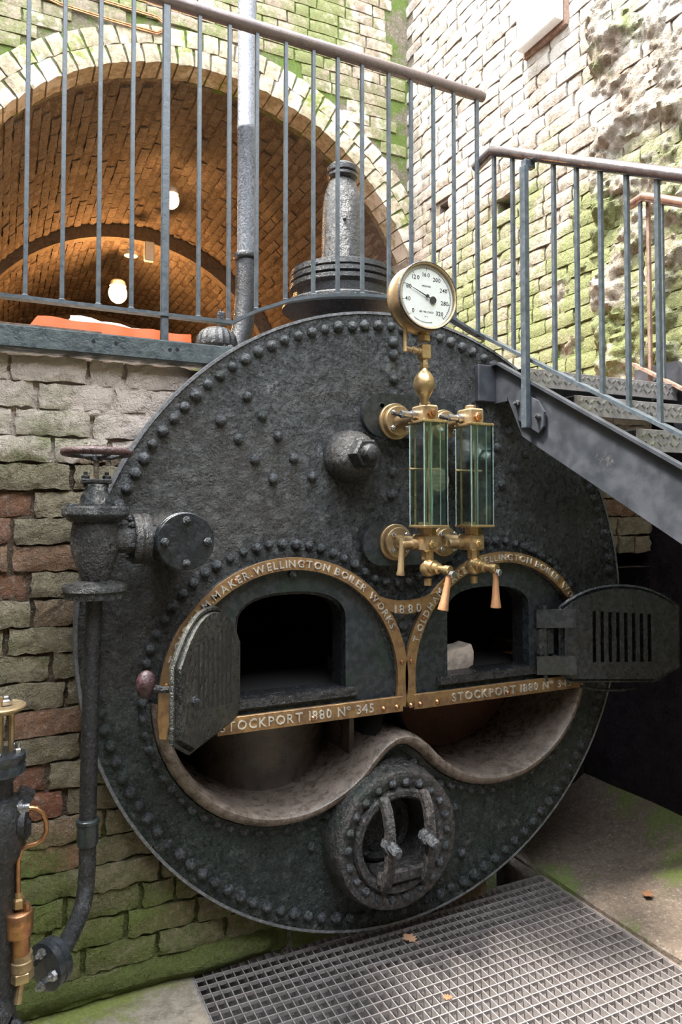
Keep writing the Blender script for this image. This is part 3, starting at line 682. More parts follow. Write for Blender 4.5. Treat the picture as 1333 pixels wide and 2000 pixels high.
# ================================================================= GAUGE MOUNTING PLATES + WATER GAUGES
def stadium(x0, x1, z, r, n=12): return circ(x0+r, z, r, pi/2, 3*pi/2, n)+circ(x1-r, z, r, -pi/2, pi/2, n)
for z, w, lb in ((1.953, 'upper', 0), (1.473, 'lower', 0)):
    pb = plate(stadium(-.165, .255, z, .082), [], -.045, -.018)
    o = pb.build('mounting_plate', 'iron_smooth', None, 30); tag(o, 'smooth dark %s oblong mounting plate behind the brass water gauge fittings' % w, 'mounting plate')
    b = B(); b.lathe((-.085, -.045, z+.035), -YA, [(.013, 0), (.012, .002), (.009, .0025), (.009, .0)], 20); b.build('plug', 'iron_black', o)
    b = B(); b.box((.05, -.01, z), (.2, .03, .1)); b.build('spacer', 'iron_black', o, 30)
def water_gauge(ux, label, double):
    g = thing('water_gauge', label, 'water gauge', (ux, -.045, 1.70), 'brass and glass water gauges on the boiler front')
    for z, top in ((1.93, True), (1.478, False)):
        b = B(); fx = ux+(-.01 if double else .012)
        b.disc((fx, -.045, z), -YA, .068 if double else .058, .016, 32); 
        b.disc((fx, -.066 if double else -.061, z), -YA, .056 if double else .050, .018, 32); fo = b.build('flange', 'brass', g, 40)
        b = Pieces()
        for k in range(4):
            a = pi/4+k*pi/2; rr = .04; b.bolt((fx+rr*cos(a), -.084 if double else -.079, z+rr*sin(a)), -YA, .0095, .009, .008)
        b.build('nut', 'chrome', fo, 30)
        b = B(); b.lathe((fx, -.07, z), -YA, [(.03, 0), (.026, .03), (.024, .13)], 20); b.build('arm', 'brass', g)
        by = -.245
        b = B(); b.bbox((ux, by, z+.004), (.062, .085, .058), .006)
        b.lathe((ux, by, z+.032), ZA, [(.02, 0), (.02, .012), (.014, .016)] if top else [(.018, 0), (.022, .02), (.022, .045)], 8); b.build('valve_block', 'brass', g, 35)
        b = B(); b.hexn((ux+.0, by-.042, z+.002), -YA, .016, .014); b.lathe((ux, by-.055, z+.002), -YA, [(.009, 0), (.008, .006)], 10); b.build('plug_nut', 'copper' if top else 'brass_bright', g, 30)
        # side cock
        s_ = -1
        b = B(); b.lathe((ux-.03, by+.01, z), (-1, 0, 0), [(.017, 0), (.017, .02), (.012, .022), (.012, .045), (.014, .05), (.014, .062)], 12)
        b.build('side_spindle', 'chrome' if top else 'brass', g)
        if top: b = B(); b.cyl((ux-.085, by+.01, z-.006), (ux-.125, by+.01, z+.002), .006, 8); b.build('spindle_tip', 'iron_black', g)
        elif double:
            b = B(); b.lathe((ux-.088, by+.01, z+.012), (-.06, 0, -1), [(.011, -.01), (.009, .02), (.012, .10), (.015, .115), (.014, .12)], 12); b.build('cock_handle', 'brass', g)
    # glass protector: box of plate glass between brass plates
    gy, w = -.268, .094
    for z, nm in ((1.902, 't'), (1.540, 'b')):
        b = B(); b.bbox((ux, gy, z), (w+.008, w+.008, .008), .001); b.build('end_plate', 'brass_bright', g, 30)
    for dx, dy, sx_, sy_ in ((0, -w/2+.003, w, .006), (-w/2+.003, .003, .006, w-.008), (w/2-.003, .003, .006, w-.008)):
        b = B(); b.box((ux+dx, gy+dy, 1.721), (sx_, sy_, .353)); b.build('glass_pane', 'glass', g, 0)
    b = Pieces()
    for dx, dy in ((-w/2, -w/2), (w/2, -w/2), (-w/2, w/2), (w/2, w/2), (-.016, -w/2+.008), (.022, -w/2+.008)): b.box((ux+dx, gy+dy, 1.721), (.0032, .0032, .352))
    b.build('pane_edge', 'glass_edge', g, 0)
    b = B(); b.cyl((ux+.004, gy+.012, 1.53), (ux+.004, gy+.012, 1.905), .010, 14); b.build('gauge_tube', 'glass', g)
    b = Pieces()
    for dx, dy in ((-.03, .034), (.03, .034)): b.cyl((ux+dx, gy+dy, 1.53), (ux+dx, gy+dy, 1.905), .004, 8)
    b.build('tie_rod', 'brass_bright', g)
    b = B(); b.cyl((ux-.012, gy-.02, 1.54), (ux-.012, gy-.02, 1.903), .0032, 6); b.cyl((ux-.06, gy+.03, 1.74), (ux+.055, gy+.03, 1.74), .004, 8); b.build('cross_rod', 'brass', g)
    # bottom: hex nut, drain cock with handle
    b = B(); b.hexn((ux, -.262, 1.535), (0, 0, -1), .028, .03); b.lathe((ux, -.258, 1.455), (0, 0, -1), [(.022, 0), (.022, .03), (.018, .035), (.018, .05)], 8); b.build('gland_nut', 'brass_bright', g, 30)
    b = B(); b.sphere((ux, -.262, 1.392), .030, 14, 10, (1, 1.1, .95)); b.lathe((ux, -.262, 1.40), (.28, -1, -.10), [(.028, 0), (.026, .03), (.020, .032), (.020, .05), (.013, .054), (.013, .075), (.017, .078), (.017, .10)], 14)
    b.cyl((ux, -.262, 1.36), (ux, -.262, 1.335), .014, 12); dc = b.build('drain_cock', 'brass_bright', g, 40)
    hx, hy = ux+.027, -.352
    b = B(); b.hexn((hx+.002, hy-.008, 1.380), (.28, -1, -.1), .013, .012); b.build('cock_nut', 'chrome', dc, 30)
    b = B(); b.lathe((hx, hy, 1.378), (-.22 if double else .0, 0, -1), [(.012, 0), (.010, .02), (.014, .09), (.0185, .118), (.018, .122)], 14); b.build('cock_handle', 'copper_handle', dc)
    return g
g1 = water_gauge(-.022, 'left brass water gauge with glass box, directly under the pressure gauge', True)
g2 = water_gauge(.172, 'right brass water gauge with glass box and straight hanging copper handle', False)
b = B(); b.disc((.13, -.10, 1.712), -YA, .045, .004, 32, .001); o = b.build('round_plaque', 'brass', None, 40); tag(o, 'small round embossed brass plaque between the two glass water gauges', 'plaque')
b = B(); b.lathe((.13, -.104, 1.712), -YA, [(.042, 0), (.042, .002), (.038, .002), (.038, 0)], 32, cap=False)
for k, s_ in enumerate(('BOILER', 'GAUGE', 'FITTINGS', 'MAKERS')): text(b, s_, .014, linplace(.13-.026, 1.735-.015*k, -.106), total=.052, ext=.15)
b.build('embossing', 'letters', o, 0)
b = B(); b.cyl((.13, -.10, 1.712), (.13, -.0, 1.712), .01, 10); b.build('stem', 'brass', o)

# ================================================================= PRESSURE GAUGE
pg = thing('pressure_gauge', 'round brass pressure gauge with white dial reading eighty, on top of the left water gauge', 'pressure gauge', (-.065, -.31, 1.975))
GC = Vector((-.083, -.30, 2.314)); gr = .1155
b = B(); b.lathe(GC, -YA, [(gr-.012, -.012), (gr+.001, -.008), (gr+.002, .004), (gr-.004, .012), (gr-.005, .035), (gr+.001, .045), (gr+.001, .062), (gr-.004, .068), (gr-.009, .066), (gr-.010, .056)], 64, cap=False)
b.lathe(GC+Vector((0, .012, 0)), -YA, [(gr-.012, 0), (.02, .0)], 64, cap=False); b.build('case', 'brass', pg, 35)
b = B(); b.lathe(GC+Vector((0, -.060, 0)), -YA, [(gr-.010, 0), (gr-.002, .009), (gr+.0015, .004)], 64, cap=False); b.build('bezel', 'iron_black', pg, 35)
b = B(); b.lathe(GC+Vector((0, -.052, 0)), -YA, [(gr-.009, 0), (gr-.009, .002)], 64); dial = b.build('dial', 'dial', pg, 30)
yd = GC.y-.0545
b = B()
def dpos(v, r): a = R(225)-R(270)*v/320; return a, Vector((GC.x+r*cos(a), yd, GC.z+r*sin(a)))
for k in range(65):
    v = 5*k; big = v % 40 == 0; mid = v % 20 == 0; a, p = dpos(v, .0995); a, q = dpos(v, .087 if big else (.091 if mid else .0945))
    b.bar(p, q, .0014 if big else .0006, .0006, up=(0, 1, 0))
for rr in (.0945, .0965):
    b.tube([dpos(320*k/60, rr)[1] for k in range(61)], .0003, 4)
b.build('scale_marks', 'ink', dial, 0)
for v in range(0, 321, 40):
    b = B(); a, p = dpos(v, .074); s_ = str(v); w = .0085*len(s_); text(b, s_, .0205, linplace(p.x-w*.62, p.z, yd), total=w*1.24, ext=.03, off=.004)
    b.build('numeral', 'ink', dial, 0)
b = B(); text(b, 'PRESSURE', .008, linplace(GC.x-.0165, GC.z+.035, yd), total=.034, ext=.05); text(b, 'LBS. PER \u25a1 INCH', .0085, linplace(GC.x-.028, GC.z-.052, yd), total=.056, ext=.05)
text(b, 'No 97', .005, linplace(GC.x-.007, GC.z-.068, yd), total=.014, ext=.05)
text(b, 'W.H.BAILEY & CO.LTD. MANCHESTER', .0056, lambda d: (lambda a: (Vector((GC.x+.088*cos(a), yd, GC.z+.088*sin(a))), Vector((-sin(a), 0, cos(a))), Vector((-cos(a), 0, -sin(a))), -YA))(R(236)+d/.088), total=.075, ext=.05)
b.build('lettering', 'ink', dial, 0)
a, tip = dpos(80, .094); dv = Vector((cos(a), 0, sin(a))); c0 = Vector((GC.x, yd-.004, GC.z))
b = B(); pr = Vector((-sin(a), 0, cos(a)))
b.add([c0+dv*.094, c0+pr*.0022, c0-dv*.018+pr*.002, c0-dv*.018-pr*.002, c0-pr*.0022]+[p+Vector((0, -.0012, 0)) for p in (c0+dv*.094, c0+pr*.0022, c0-dv*.018+pr*.002, c0-dv*.018-pr*.002, c0-pr*.0022)],
      [(0, 1, 2, 3, 4), (9, 8, 7, 6, 5), (0, 5, 6, 1), (1, 6, 7, 2), (2, 7, 8, 3), (3, 8, 9, 4), (4, 9, 5, 0)])
b.disc(c0-dv*.026+Vector((0, .001, 0)), -YA, .0125, .003, 20, .0005); b.disc(c0, -YA, .006, .006, 16, .001); b.build('needle', 'ink', pg, 30)
px_, py_ = -.068, -.315
b = B(); b.lathe((px_, py_, 2.215), (0, 0, -1), [(.013, -.02), (.014, .02), (.019, .022), (.019, .024)], 12); b.build('neck', 'brass_bright', pg)
b = B(); b.hexn((px_, py_, 2.172), ZA, .022, .022); b.bbox((px_, py_, 2.135), (.036, .036, .05), .003); b.lathe((px_, py_, 2.11), (0, 0, -1), [(.014, 0), (.014, .012), (.017, .013), (.017, .03), (.012, .031), (.012, .045)], 6); b.build('union', 'brass_bright', pg, 30)
b = B(); b.lathe((px_, py_, 2.08), (0, 0, -1), [(.013, 0), (.014, .010), (.024, .018), (.033, .034), (.0365, .052), (.034, .070), (.025, .088), (.015, .105), (.012, .125)], 24); b.build('siphon_bulb', 'brass_bright', pg, 60)
b = B(); b.lathe((px_, py_, 2.135), (-1, 0, .1), [(.013, .01), (.013, .025), (.009, .027), (.009, .035), (.012, .037), (.012, .048), (.008, .05), (.008, .075)], 10); b.build('cock_spindle', 'brass', pg, 30)
b = B(); b.lathe((px_-.074, py_, 2.140), (-.02, 0, 1), [(.008, -.01), (.007, .01), (.0065, .03), (.0075, .09)], 10); b.build('cock_lever', 'brass_bright', pg)

# ================================================================= LEFT STOP VALVE
VY = -.17
tv = thing('feed_check_valve', 'black iron stop valve with handwheel, flanged to the left edge of the boiler', 'valve', (-.868, 0, 1.50))
b = B(); b.lathe((-.868, 0, 1.505), -YA, [(.085, 0), (.075, .03), (.07, .06), (.07, .22)], 28); b.build('stub_pipe', 'iron_tar', tv)
b = B(); b.disc((-.868, -.215, 1.50), -YA, .088, .022, 40); b.disc((-.868, -.240, 1.50), -YA, .086, .02, 40); bf = b.build('blank_flange', 'iron_dark', tv)
b = Pieces()
for k in range(4): a = k*pi/2; b.bolt((-.868+.064*cos(a), -.26, 1.50+.064*sin(a)), -YA, .0125, .011, .010)
b.build('bolt', 'iron_rivet', bf, 30)
b = B(); b.lathe((-.93, VY+.03, 1.505), (-1, -.02, 0), [(.042, 0), (.042, .14)], 24); b.build('branch_pipe', 'iron_tar', tv)
b = B(); b.lathe((-.962, VY+.02, 1.508), (-1, -.02, 0), [(.04, -.006), (.076, -.004), (.078, 0), (.078, .018), (.074, .021), (.074, .023), (.078, .026), (.078, .042), (.074, .046), (.04, .048)], 36); bf = b.build('coupling_flange', 'iron_tar', tv)
b = Pieces()
for k in range(6):
    a = k*pi/3+.3
    for sx, xx in ((1, -.962), (-1, -1.009)): b.bolt((xx, VY+.02+.062*cos(a), 1.508+.062*sin(a)), (sx, 0, 0), .010, .009, .008)
b.build('bolt', 'iron_rivet', bf, 30)
vx = -1.115
b = B(); b.lathe((vx, VY, 1.372), ZA, [(.03, 0), (.045, .03), (.055, .06), (.068, .10), (.072, .14), (.066, .18), (.056, .205), (.055, .24)], 32); b.build('valve_body', 'iron_tar', tv, 60)
b = B(); b.lathe((vx, VY, 1.508), (1, 0, 0), [(.05, 0), (.043, .06), (.044, .12)], 20); b.build('body_neck', 'iron_tar', tv)
b = B(); b.lathe((vx, VY, 1.578), ZA, [(.07, -.02), (.085, -.008), (.094, 0), (.096, .003), (.096, .022), (.092, .026)], 36); bn = b.build('bonnet_flange', 'iron_face', tv, 40)
b = Pieces()
for k in range(6): a = k*pi/3+.5; b.hexn((vx+.078*cos(a), VY+.078*sin(a), 1.604), ZA, .011, .008)
b.build('bolt', 'iron_rivet', bn, 30)
b = B(); b.lathe((vx, VY, 1.372), (0, 0, -1), [(.05, -.015), (.085, -.004), (.092, 0), (.092, .014), (.088, .017), (.088, .019), (.086, .02), (.086, .036), (.04, .038)], 36); b.build('lower_flange', 'iron_face', tv, 40)
b = B(); b.lathe((vx, VY, 1.60), ZA, [(.048, 0), (.044, .03), (.034, .05), (.03, .07)], 20); b.build('bonnet', 'iron_face', tv)
b = B(); b.bbox((vx, VY, 1.678), (.085, .04, .014), .003)
for dx in (-.03, .03): b.hexn((vx+dx, VY, 1.685), ZA, .012, .011); b.cyl((vx+dx, VY, 1.66), (vx+dx, VY, 1.706), .006, 8)
b.build('gland', 'iron_black', tv, 30)
b = B(); b.cyl((vx, VY, 1.66), (vx, VY, 1.785), .0085, 10); b.build('spindle', 'iron_lip', tv)
hw = B(); hw.tube([(vx+.090*cos(2*pi*k/40), VY+.090*sin(2*pi*k/40), 1.763) for k in range(40)], .0115, 10, closed=True); wh = hw.build('handwheel', 'wheel_red', tv, 60, label='dark red iron handwheel rim')
b = B()
for k in range(4): a = k*pi/2+.4; b.tube([(vx, VY, 1.752), (vx+.045*cos(a), VY+.045*sin(a), 1.750), (vx+.086*cos(a), VY+.086*sin(a), 1.762)], [.009, .007, .008], 8)
b.lathe((vx, VY, 1.738), ZA, [(.016, 0), (.018, .02), (.014, .03)], 12); b.build('spoke', 'iron_black', wh)
b = B(); b.hexn((vx, VY, 1.768), ZA, .011, .012); b.build('nut', 'iron_black', wh, 30)

# feed pipe running down the wall
fp = thing('feed_pipe', 'long black iron pipe dropping from the handwheel valve to a bolted flange', 'pipe', (-1.13, VY, 1.335))
b = B(); b.tube([(vx-.002, VY, 1.336), (-1.122, VY, 1.15), (-1.126, VY, .9), (-1.128, VY, .70)], .0245, 18); b.build('upper_pipe', 'iron_black', fp)
b = B(); b.lathe((-1.128, VY, .625), ZA, [(.0285, 0), (.03, .01), (.03, .06), (.033, .063), (.033, .072), (.028, .076)], 22); b.build('collar', 'iron_smooth', fp)
b = B(); P_ = [(-1.128, VY, .63), (-1.128, VY, .56), (-1.132, VY-.002, .50), (-1.142, VY-.02, .462), (-1.158, VY-.055, .445), (-1.178, VY-.10, .437), (-1.20, VY-.15, .432), (-1.215, VY-.18, .43)]
b.tube(P_, .024, 18); b.build('lower_bend', 'iron_tar', fp, label='speckled black lower bend with grey bare patch')
ax = Vector((-.80, -.58, -.06)).normalized(); fc = Vector((-1.22, VY-.19, .43))
b = B(); b.lathe(fc, ax, [(.03, -.01), (.058, 0), (.060, .004), (.060, .017), (.057, .02), (.057, .022), (.060, .025), (.060, .040), (.045, .045)], 32); fl_ = b.build('pipe_flange', 'iron_smooth', fp)
b = Pieces(); a_, u_, w_ = frame(ax)
for k in range(4): t_ = k*pi/2+.6; b.bolt(fc+ax*.045+(u_*cos(t_)+w_*sin(t_))*.042, ax, .013, .012, .008)
b.build('bolt', 'chrome', fl_, 30)

# ================================================================= FEED PUMP COLUMN, bottom left
fx, fy = -1.365, -.55
pm = thing('feed_pump', 'dark cast iron pump column with brass lubricator and copper pipe at the bottom left', 'pump', (fx, fy, 0))
b = B(); b.lathe((fx, fy, .0), ZA, [(.09, 0), (.09, .02), (.06, .05), (.055, .35), (.05, .42), (.042, .45), (.042, .78), (.05, .80)], 24); b.build('column', 'iron_black', pm)
b = B(); b.lathe((fx, fy, .80), ZA, [(.052, 0), (.056, .02), (.056, .10), (.048, .115), (.044, .13), (.03, .135), (.03, .165), (.045, .185), (.052, .19)], 26); b.lathe((fx, fy, .87), (1, -.2, 0), [(.028, 0), (.028, .045), (.036, .046), (.036, .06)], 18); b.build('valve_chest', 'iron_black', pm)
b = B(); b.lathe((fx, fy, .985), ZA, [(.05, 0), (.056, .003), (.056, .02), (.053, .024), (.053, .026), (.056, .03), (.056, .045), (.045, .05)], 28); tf = b.build('top_flange', 'iron_smooth', pm)
b = B()
for k in range(5): a = k*2*pi/5-.4; b.hexn((fx+.042*cos(a), fy+.042*sin(a), 1.033), ZA, .0095, .011); b.cyl((fx+.042*cos(a), fy+.042*sin(a), 1.033), (fx+.042*cos(a), fy+.042*sin(a), 1.056), .005, 8)
b.build('stud', 'chrome', tf, 30)
b = B(); b.cyl((fx, fy, 1.03), (fx, fy, 1.16), .008, 10)
for dx in (-.024, .024): b.cyl((fx+dx, fy, 1.03), (fx+dx, fy, 1.13), .0065, 8)
b.build('pillar', 'brass', pm)
b = B(); b.disc((fx, fy, 1.128), ZA, .05, .012, 32); b.tube([(fx+.052*cos(2*pi*k/32), fy+.052*sin(2*pi*k/32), 1.137) for k in range(32)], .005, 8, closed=True); hw = b.build('top_plate', 'brass', pm)
b = B(); b.hexn((fx+.012, fy, 1.142), ZA, .014, .012); b.hexn((fx+.012, fy, 1.152), ZA, .009, .010); b.build('nut', 'chrome', hw, 30)
b = B(); b.lathe((fx+.02, fy-.012, .905), (1, -.15, .0), [(.020, 0), (.020, .012), (.015, .013), (.015, .018), (.018, .02), (.018, .03), (.010, .032), (.010, .045)], 12); b.build('pipe_union', 'chrome', pm, 30)
b = B(); cp = [(fx+.06, fy-.02, .905), (fx+.078, fy-.023, .902), (fx+.093, fy-.024, .888), (fx+.100, fy-.024, .868), (fx+.101, fy-.024, .848), (fx+.094, fy-.024, .830), (fx+.080, fy-.024, .822), (fx+.062, fy-.022, .820), (fx+.048, fy-.02, .812), (fx+.042, fy-.02, .79), (fx+.042, fy-.02, .75), (fx+.044, fy-.02, .70)]
b.tube(cp, .0058, 10); b.build('copper_pipe', 'copper', pm, 60, label='bent copper oil pipe')
b = B(); b.hexn((fx+.044, fy-.02, .685), ZA, .015, .022); b.lathe((fx+.044, fy-.02, .70), ZA, [(.010, 0), (.008, .018)], 10)
b.build('union_nut', 'brass_bright', pm, 30)
b = B(); b.lathe((fx+.045, fy-.02, .622), ZA, [(.028, 0), (.031, .005), (.031, .052), (.028, .055)], 22); b.lathe((fx+.049, fy-.02, .56), ZA, [(.018, 0), (.021, .01), (.021, .07)], 18); b.lathe((fx+.062, fy-.03, .674), ZA, [(.006, 0), (.0065, .02)], 10); b.build('lubricator', 'copper', pm, 50)
b = B(); b.lathe((fx+.052, fy-.02, .545), ZA, [(.025, 0), (.025, .02), (.023, .022), (.023, .035)], 18); b.hexn((fx+.052, fy-.02, .522), ZA, .027, .024); b.cyl((fx+.052, fy-.02, .525), (fx+.044, fy-.03, .475), .009, 10); b.build('drain_nut', 'brass', pm, 30)
b = B(); b.lathe((fx-.03, fy-.03, .46), (.8, -.25, -.3), [(.06, -.03), (.05, .04), (.03, .06)], 20); b.lathe((fx+.025, fy-.04, .435), (.8, -.2, -.5), [(.02, 0), (.022, .02), (.016, .03), (.018, .05)], 8); b.build('foot_elbow', 'iron_tar', pm)
b = B(); b.bbox((fx+.045, fy+.01, .85), (.05, .04, .05), .01); b.box((fx+.05, fy+.01, .915), (.035, .03, .05), Matrix.Rotation(.5, 3, 'Y')); b.build('bracket', 'iron_black', pm, 30)

# ================================================================= BEAM + RAILINGS
b = B(); b.bbox((-1.96, .03, 2.132), (2.76, .012, .068), .003); b.box((-1.96, .075, 2.163), (2.76, .09, .010)); b.box((-1.96, .075, 2.102), (2.76, .09, .008))
bm_ = b.build('edge_beam', 'paint_beam', None, 30); tag(bm_, 'grey green steel channel edging the platform on top of the left brick wall', 'beam')
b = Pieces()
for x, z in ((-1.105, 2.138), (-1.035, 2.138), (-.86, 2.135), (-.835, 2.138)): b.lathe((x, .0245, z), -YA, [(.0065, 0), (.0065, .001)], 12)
b.build('bolt_hole', 'soot', bm_)  # flat dark discs, hole shade painted onto the beam
b = Pieces(); b.box((-1.5, .09, 2.176), (.85, .05, .012)); b.box((-.62, .05, 2.085), (.14, .06, .012)); b.build('packing_strip', 'rust_edge', bm_)
RY = .05
rl = thing('guard_railing', 'long upper grey guard railing with square balusters and brown handrail, arching over the boiler', 'railing', (-.874, RY, 2.17))
b = B(); b.tube([(-2.6, RY, 3.352), (.44, RY, 3.352), (.462, RY, 3.350)], [.0235, .0235, .02], 14); b.build('handrail', 'handrail', rl)
br_pts = [(-2.6, 2.259), (-.64, 2.257), (-.545, 2.312), (-.42, 2.365), (-.32, 2.392), (-.22, 2.410), (-.11, 2.424), (0, 2.431), (.11, 2.426), (.2, 2.41), (.3, 2.38), (.40, 2.338), (.462, 2.318)]
b = B(); b.tube([(x, RY, z) for x, z in br_pts], (.0055, .017), square=True, up=(0, 0, 1)); b.build('bottom_rail', 'paint_rail', rl, 20)
def railz(x):
    for (a, za), (c, zc) in zip(br_pts, br_pts[1:]):
        if a <= x <= c: return za+(zc-za)*(x-a)/(c-a)
    return br_pts[-1][1]
bal = {}
X_ = [-2.28, -2.17, -2.06, -1.95, -1.84, -1.73, -1.62, -1.52, -1.41, -1.308, -1.2, -1.089, -.984, -.758, -.65, -.547, -.435, -.324, -.223, -.118, 0.0, .103, .209, .309]
for x in X_:
    z0 = railz(x); b = B(); b.bbox((x, RY, (z0+3.345)/2), (.0135, .0135, 3.345-z0), .001); b.build('baluster', 'paint_rail', rl, 20)
b = B(); b.bbox((.426, RY, 2.835), (.0145, .0145, 1.03), .001); b.build('baluster', 'paint_rail', rl, 20)
for x in (-.874, -1.97):
    b = B(); b.bbox((x, RY, 2.758), (.026, .02, 1.18), .002); b.build('post', 'paint_rail', rl, 20)
b = Pieces()
for x in X_[8:]: b.sphere((x, RY-.004, railz(x)+.008), .011, 8, 5, (1.1, .8, .6))
b.build('weld_bead', 'paint_rail', rl)

SX = .46; SLP = .548
def hz(y): return 3.091+SLP*(y+.002) if y < -.002 else 3.091
st = thing('stair_railing', 'near sloping stair railing with shiny metal handrail running down to the right', 'railing', (SX, -.25, 1.93))
b = B(); b.tube([(SX-.02, .085, 3.055), (SX, -.01, 3.092), (SX, -.10, hz(-.10)+.008), (SX, -2.6, hz(-2.6))], .0215, 16); b.build('handrail', 'handrail_worn', st, 50)
def bz(y): return 2.357+.534*(y-.104)
b = B(); b.tube([(SX, .32, 2.462), (SX, .104, 2.357), (SX, -2.6, bz(-2.6))], (.006, .016), square=True, up=(0, 0, 1)); b.build('bottom_rail', 'paint_rail', st, 20)
ys = [-.021, -.138, -.371, -.487, -.598, -.71, -.83]+[-.95-.118*k for k in range(13)]
for y in ys:
    if abs(y+1.42) < .05: continue
    z0, z1 = bz(y), hz(y)-.012; b = B(); b.bbox((SX, y, (z0+z1)/2), (.0145, .0145, z1-z0), .001); b.build('baluster', 'paint_rail', st, 20)
for y in (-.25, -1.43):
    z1 = hz(y)-.012; z0 = bz(y)-.26; b = B(); b.bbox((SX-.036, y, (z0+z1-.03)/2), (.024, .028, z1-.03-z0), .002); b.bbox((SX-.016, y, z1-.02), (.05, .026, .03), .002); po = b.build('post', 'paint_rail', st, 20)
    b = B(); rot = atan2(SLP, 1); zz = bz(y)-.195
    oc = [(-.095, -.02), (-.07, -.055), (.075, -.055), (.10, -.02), (.10, .025), (.07, .055), (-.05, .055), (-.09, .03)]
    b.prism(oc, SX-.023, SX-.013, lambda u, xx, w: (xx, y+u*cos(rot)-w*sin(rot)*.3, zz+w+u*sin(rot))); b.build('foot_plate', 'paint_stair', po, 20)
    b = Pieces()
    for u in (-.065, .07): b.bolt((SX-.023, y+u*cos(rot), zz+.004+u*sin(rot)), (-1, 0, 0), .013, .010, .010)
    b.build('bolt', 'iron_rivet', po, 30)
s2 = thing('stair_railing', 'far stair railing with copper brown handrail beside the mossy right wall', 'railing', (1.32, 0, 2.2))
X2 = 1.32
b = B(); b.tube([(X2, .06, 3.05), (X2, -.02, 3.062), (X2, -.10, 3.02), (X2, -2.6, 3.02-.548*2.5)], .0215, 14); b.build('handrail', 'copper_rail', s2)
b = B(); b.tube([(X2, .05, 2.29), (X2, -2.6, 2.29-.60*2.65)], (.006, .016), square=True, up=(0, 0, 1)); b.build('bottom_rail', 'rust_edge', s2, 20)
for k in range(14):
    y = .0-.12*k if k else .0; z0 = 2.29+.60*(y-.05); z1 = 3.05+.548*min(0, y+.02)-.01
    b = B(); b.bbox((X2, y, (z0+z1)/2), (.0145, .0145, z1-z0), .001); b.build('baluster', 'paint_rail', s2, 20)
b = B(); b.bbox((X2+.03, -.02, 2.62), (.016, .016, .86), .001); b.build('post', 'rust_edge', s2, 20)

# ================================================================= STAIRCASE
sc_ = thing('staircase', 'dark grey steel staircase descending past the right of the boiler toward the viewer', 'stairs', (SX, -3.6, 0))
def stz(y): return 2.19+SLP*(y+.06)
def stringer(x, side, nm='stringer'):
    b = B(); ye = -3.95
    pts = [(-.015, 2.19), (-.06, 2.19), (ye, stz(ye)), (ye, stz(ye)-.235), (-.19, stz(-.19)-.235+.0), (-.10, 2.05), (-.10, 2.035), (-.015, 2.035)]
    b.add([(x, y, z) for y, z in pts]+[(x+.008, y, z) for y, z in pts], [tuple(range(8)), tuple(range(15, 7, -1))]+[(k, (k+1) % 8, 8+(k+1) % 8, 8+k) for k in range(8)])
    tx = x+side*.008
    b.tube([(tx, .0, 2.192), (tx, -.06, 2.192), (tx, ye, stz(ye))], (.005, .013), square=True, up=(0, 0, 1))
    return b.build(nm, 'paint_stair', sc_, 20)
stringer(SX-.004, -1); stringer(1.36, -1)
b = B(); b.bbox((SX-.045, -.010, 2.115), (.085, .03, .15), .003); b.build('bracket_plate', 'paint_stair', sc_, 20)
for k in range(13):
    y = -.17-.275*k; zt = 2.17-.15*k
    if zt < .1: break
    b = B(); b.bbox((SX+.45, y+.125, zt-.016), (.86, .25, .006), .001); b.build('tread', 'paint_stair', sc_, 20)
    b = B(); b.bbox((SX+.45, y, zt-.048), (.86, .006, .072), .001)
    rs = b.build('riser', 'chequer', sc_, 20)
    if k < 5:
        b = B()
        for i in range(30):
            for j in range(2):
                cx_ = SX+.05+.028*i+(.014 if j % 2 else 0); a_ = .7 if (i+j) % 2 else -.7
                b.box((cx_, y-.0035, zt-.03-.026*j), (.020, .005, .006), Matrix.Rotation(a_, 3, 'Y'))
        b.build('tread_pattern', 'chrome', rs, 0)
# landing on top of the stairs
ld = B(); ld.box((.97, .55, 2.165), (.96, 1.05, .012)); ld.box((.97, .02, 2.12), (.96, .01, .10)); ld.box((.97, .03, 2.175), (.96, .06, .02))
o = ld.build('landing', 'rust_edge', None, 20); tag(o, 'rusty edged steel landing at the head of the stairs beside the right wall', 'landing')
b = B(); b.box((1.0, .0, 2.12), (1.0, .02, .07)); b.build('edge_angle', 'paint_stair', o, 20)
b = B(); b.prism([(0, 0), (.2, 0), (.26, -.10), (.3, -.22), (.0, -.22)], 1.43, 1.40, lambda u, x, w: (x, .12-u*1.2, 2.28+w)); b.build('wall_bracket', 'paint_stair', o, 20)

# ================================================================= ABOVE THE BOILER
sv = thing('safety_valve', 'tall glossy black bottle shaped fitting on a ribbed round base on top of the boiler', 'safety valve', (.125, .72, 2.34))
sx0, sy0 = .125, .72
b = B(); b.lathe((sx0, sy0, 2.30), ZA, [(.20, 0), (.20, .14), (.205, .16)], 40); b.build('pedestal', 'iron_black', sv)
b = B(); b.lathe((sx0, sy0, 2.555), ZA, [(.15, -.11), (.24, -.03), (.29, 0), (.298, .006), (.298, .022), (.29, .03), (.2, .035)], 56); b.build('base_disc', 'iron_black', sv)
b = B(); b.lathe((sx0, sy0, 2.58), ZA, [(.24, 0), (.245, .06), (.262, .075), (.262, .095), (.25, .10), (.262, .108), (.262, .128), (.25, .133), (.258, .14), (.256, .165), (.22, .18), (.10, .19)], 56); b.build('ribbed_drum', 'iron_black', sv)
b = B(); b.lathe((sx0-.008, sy0, 2.76), ZA, [(.100, 0), (.102, .03), (.099, .18), (.095, .30), (.092, .34), (.082, .39), (.066, .43), (.056, .445)], 36); b.build('bottle_body', 'iron_tar', sv, 60)
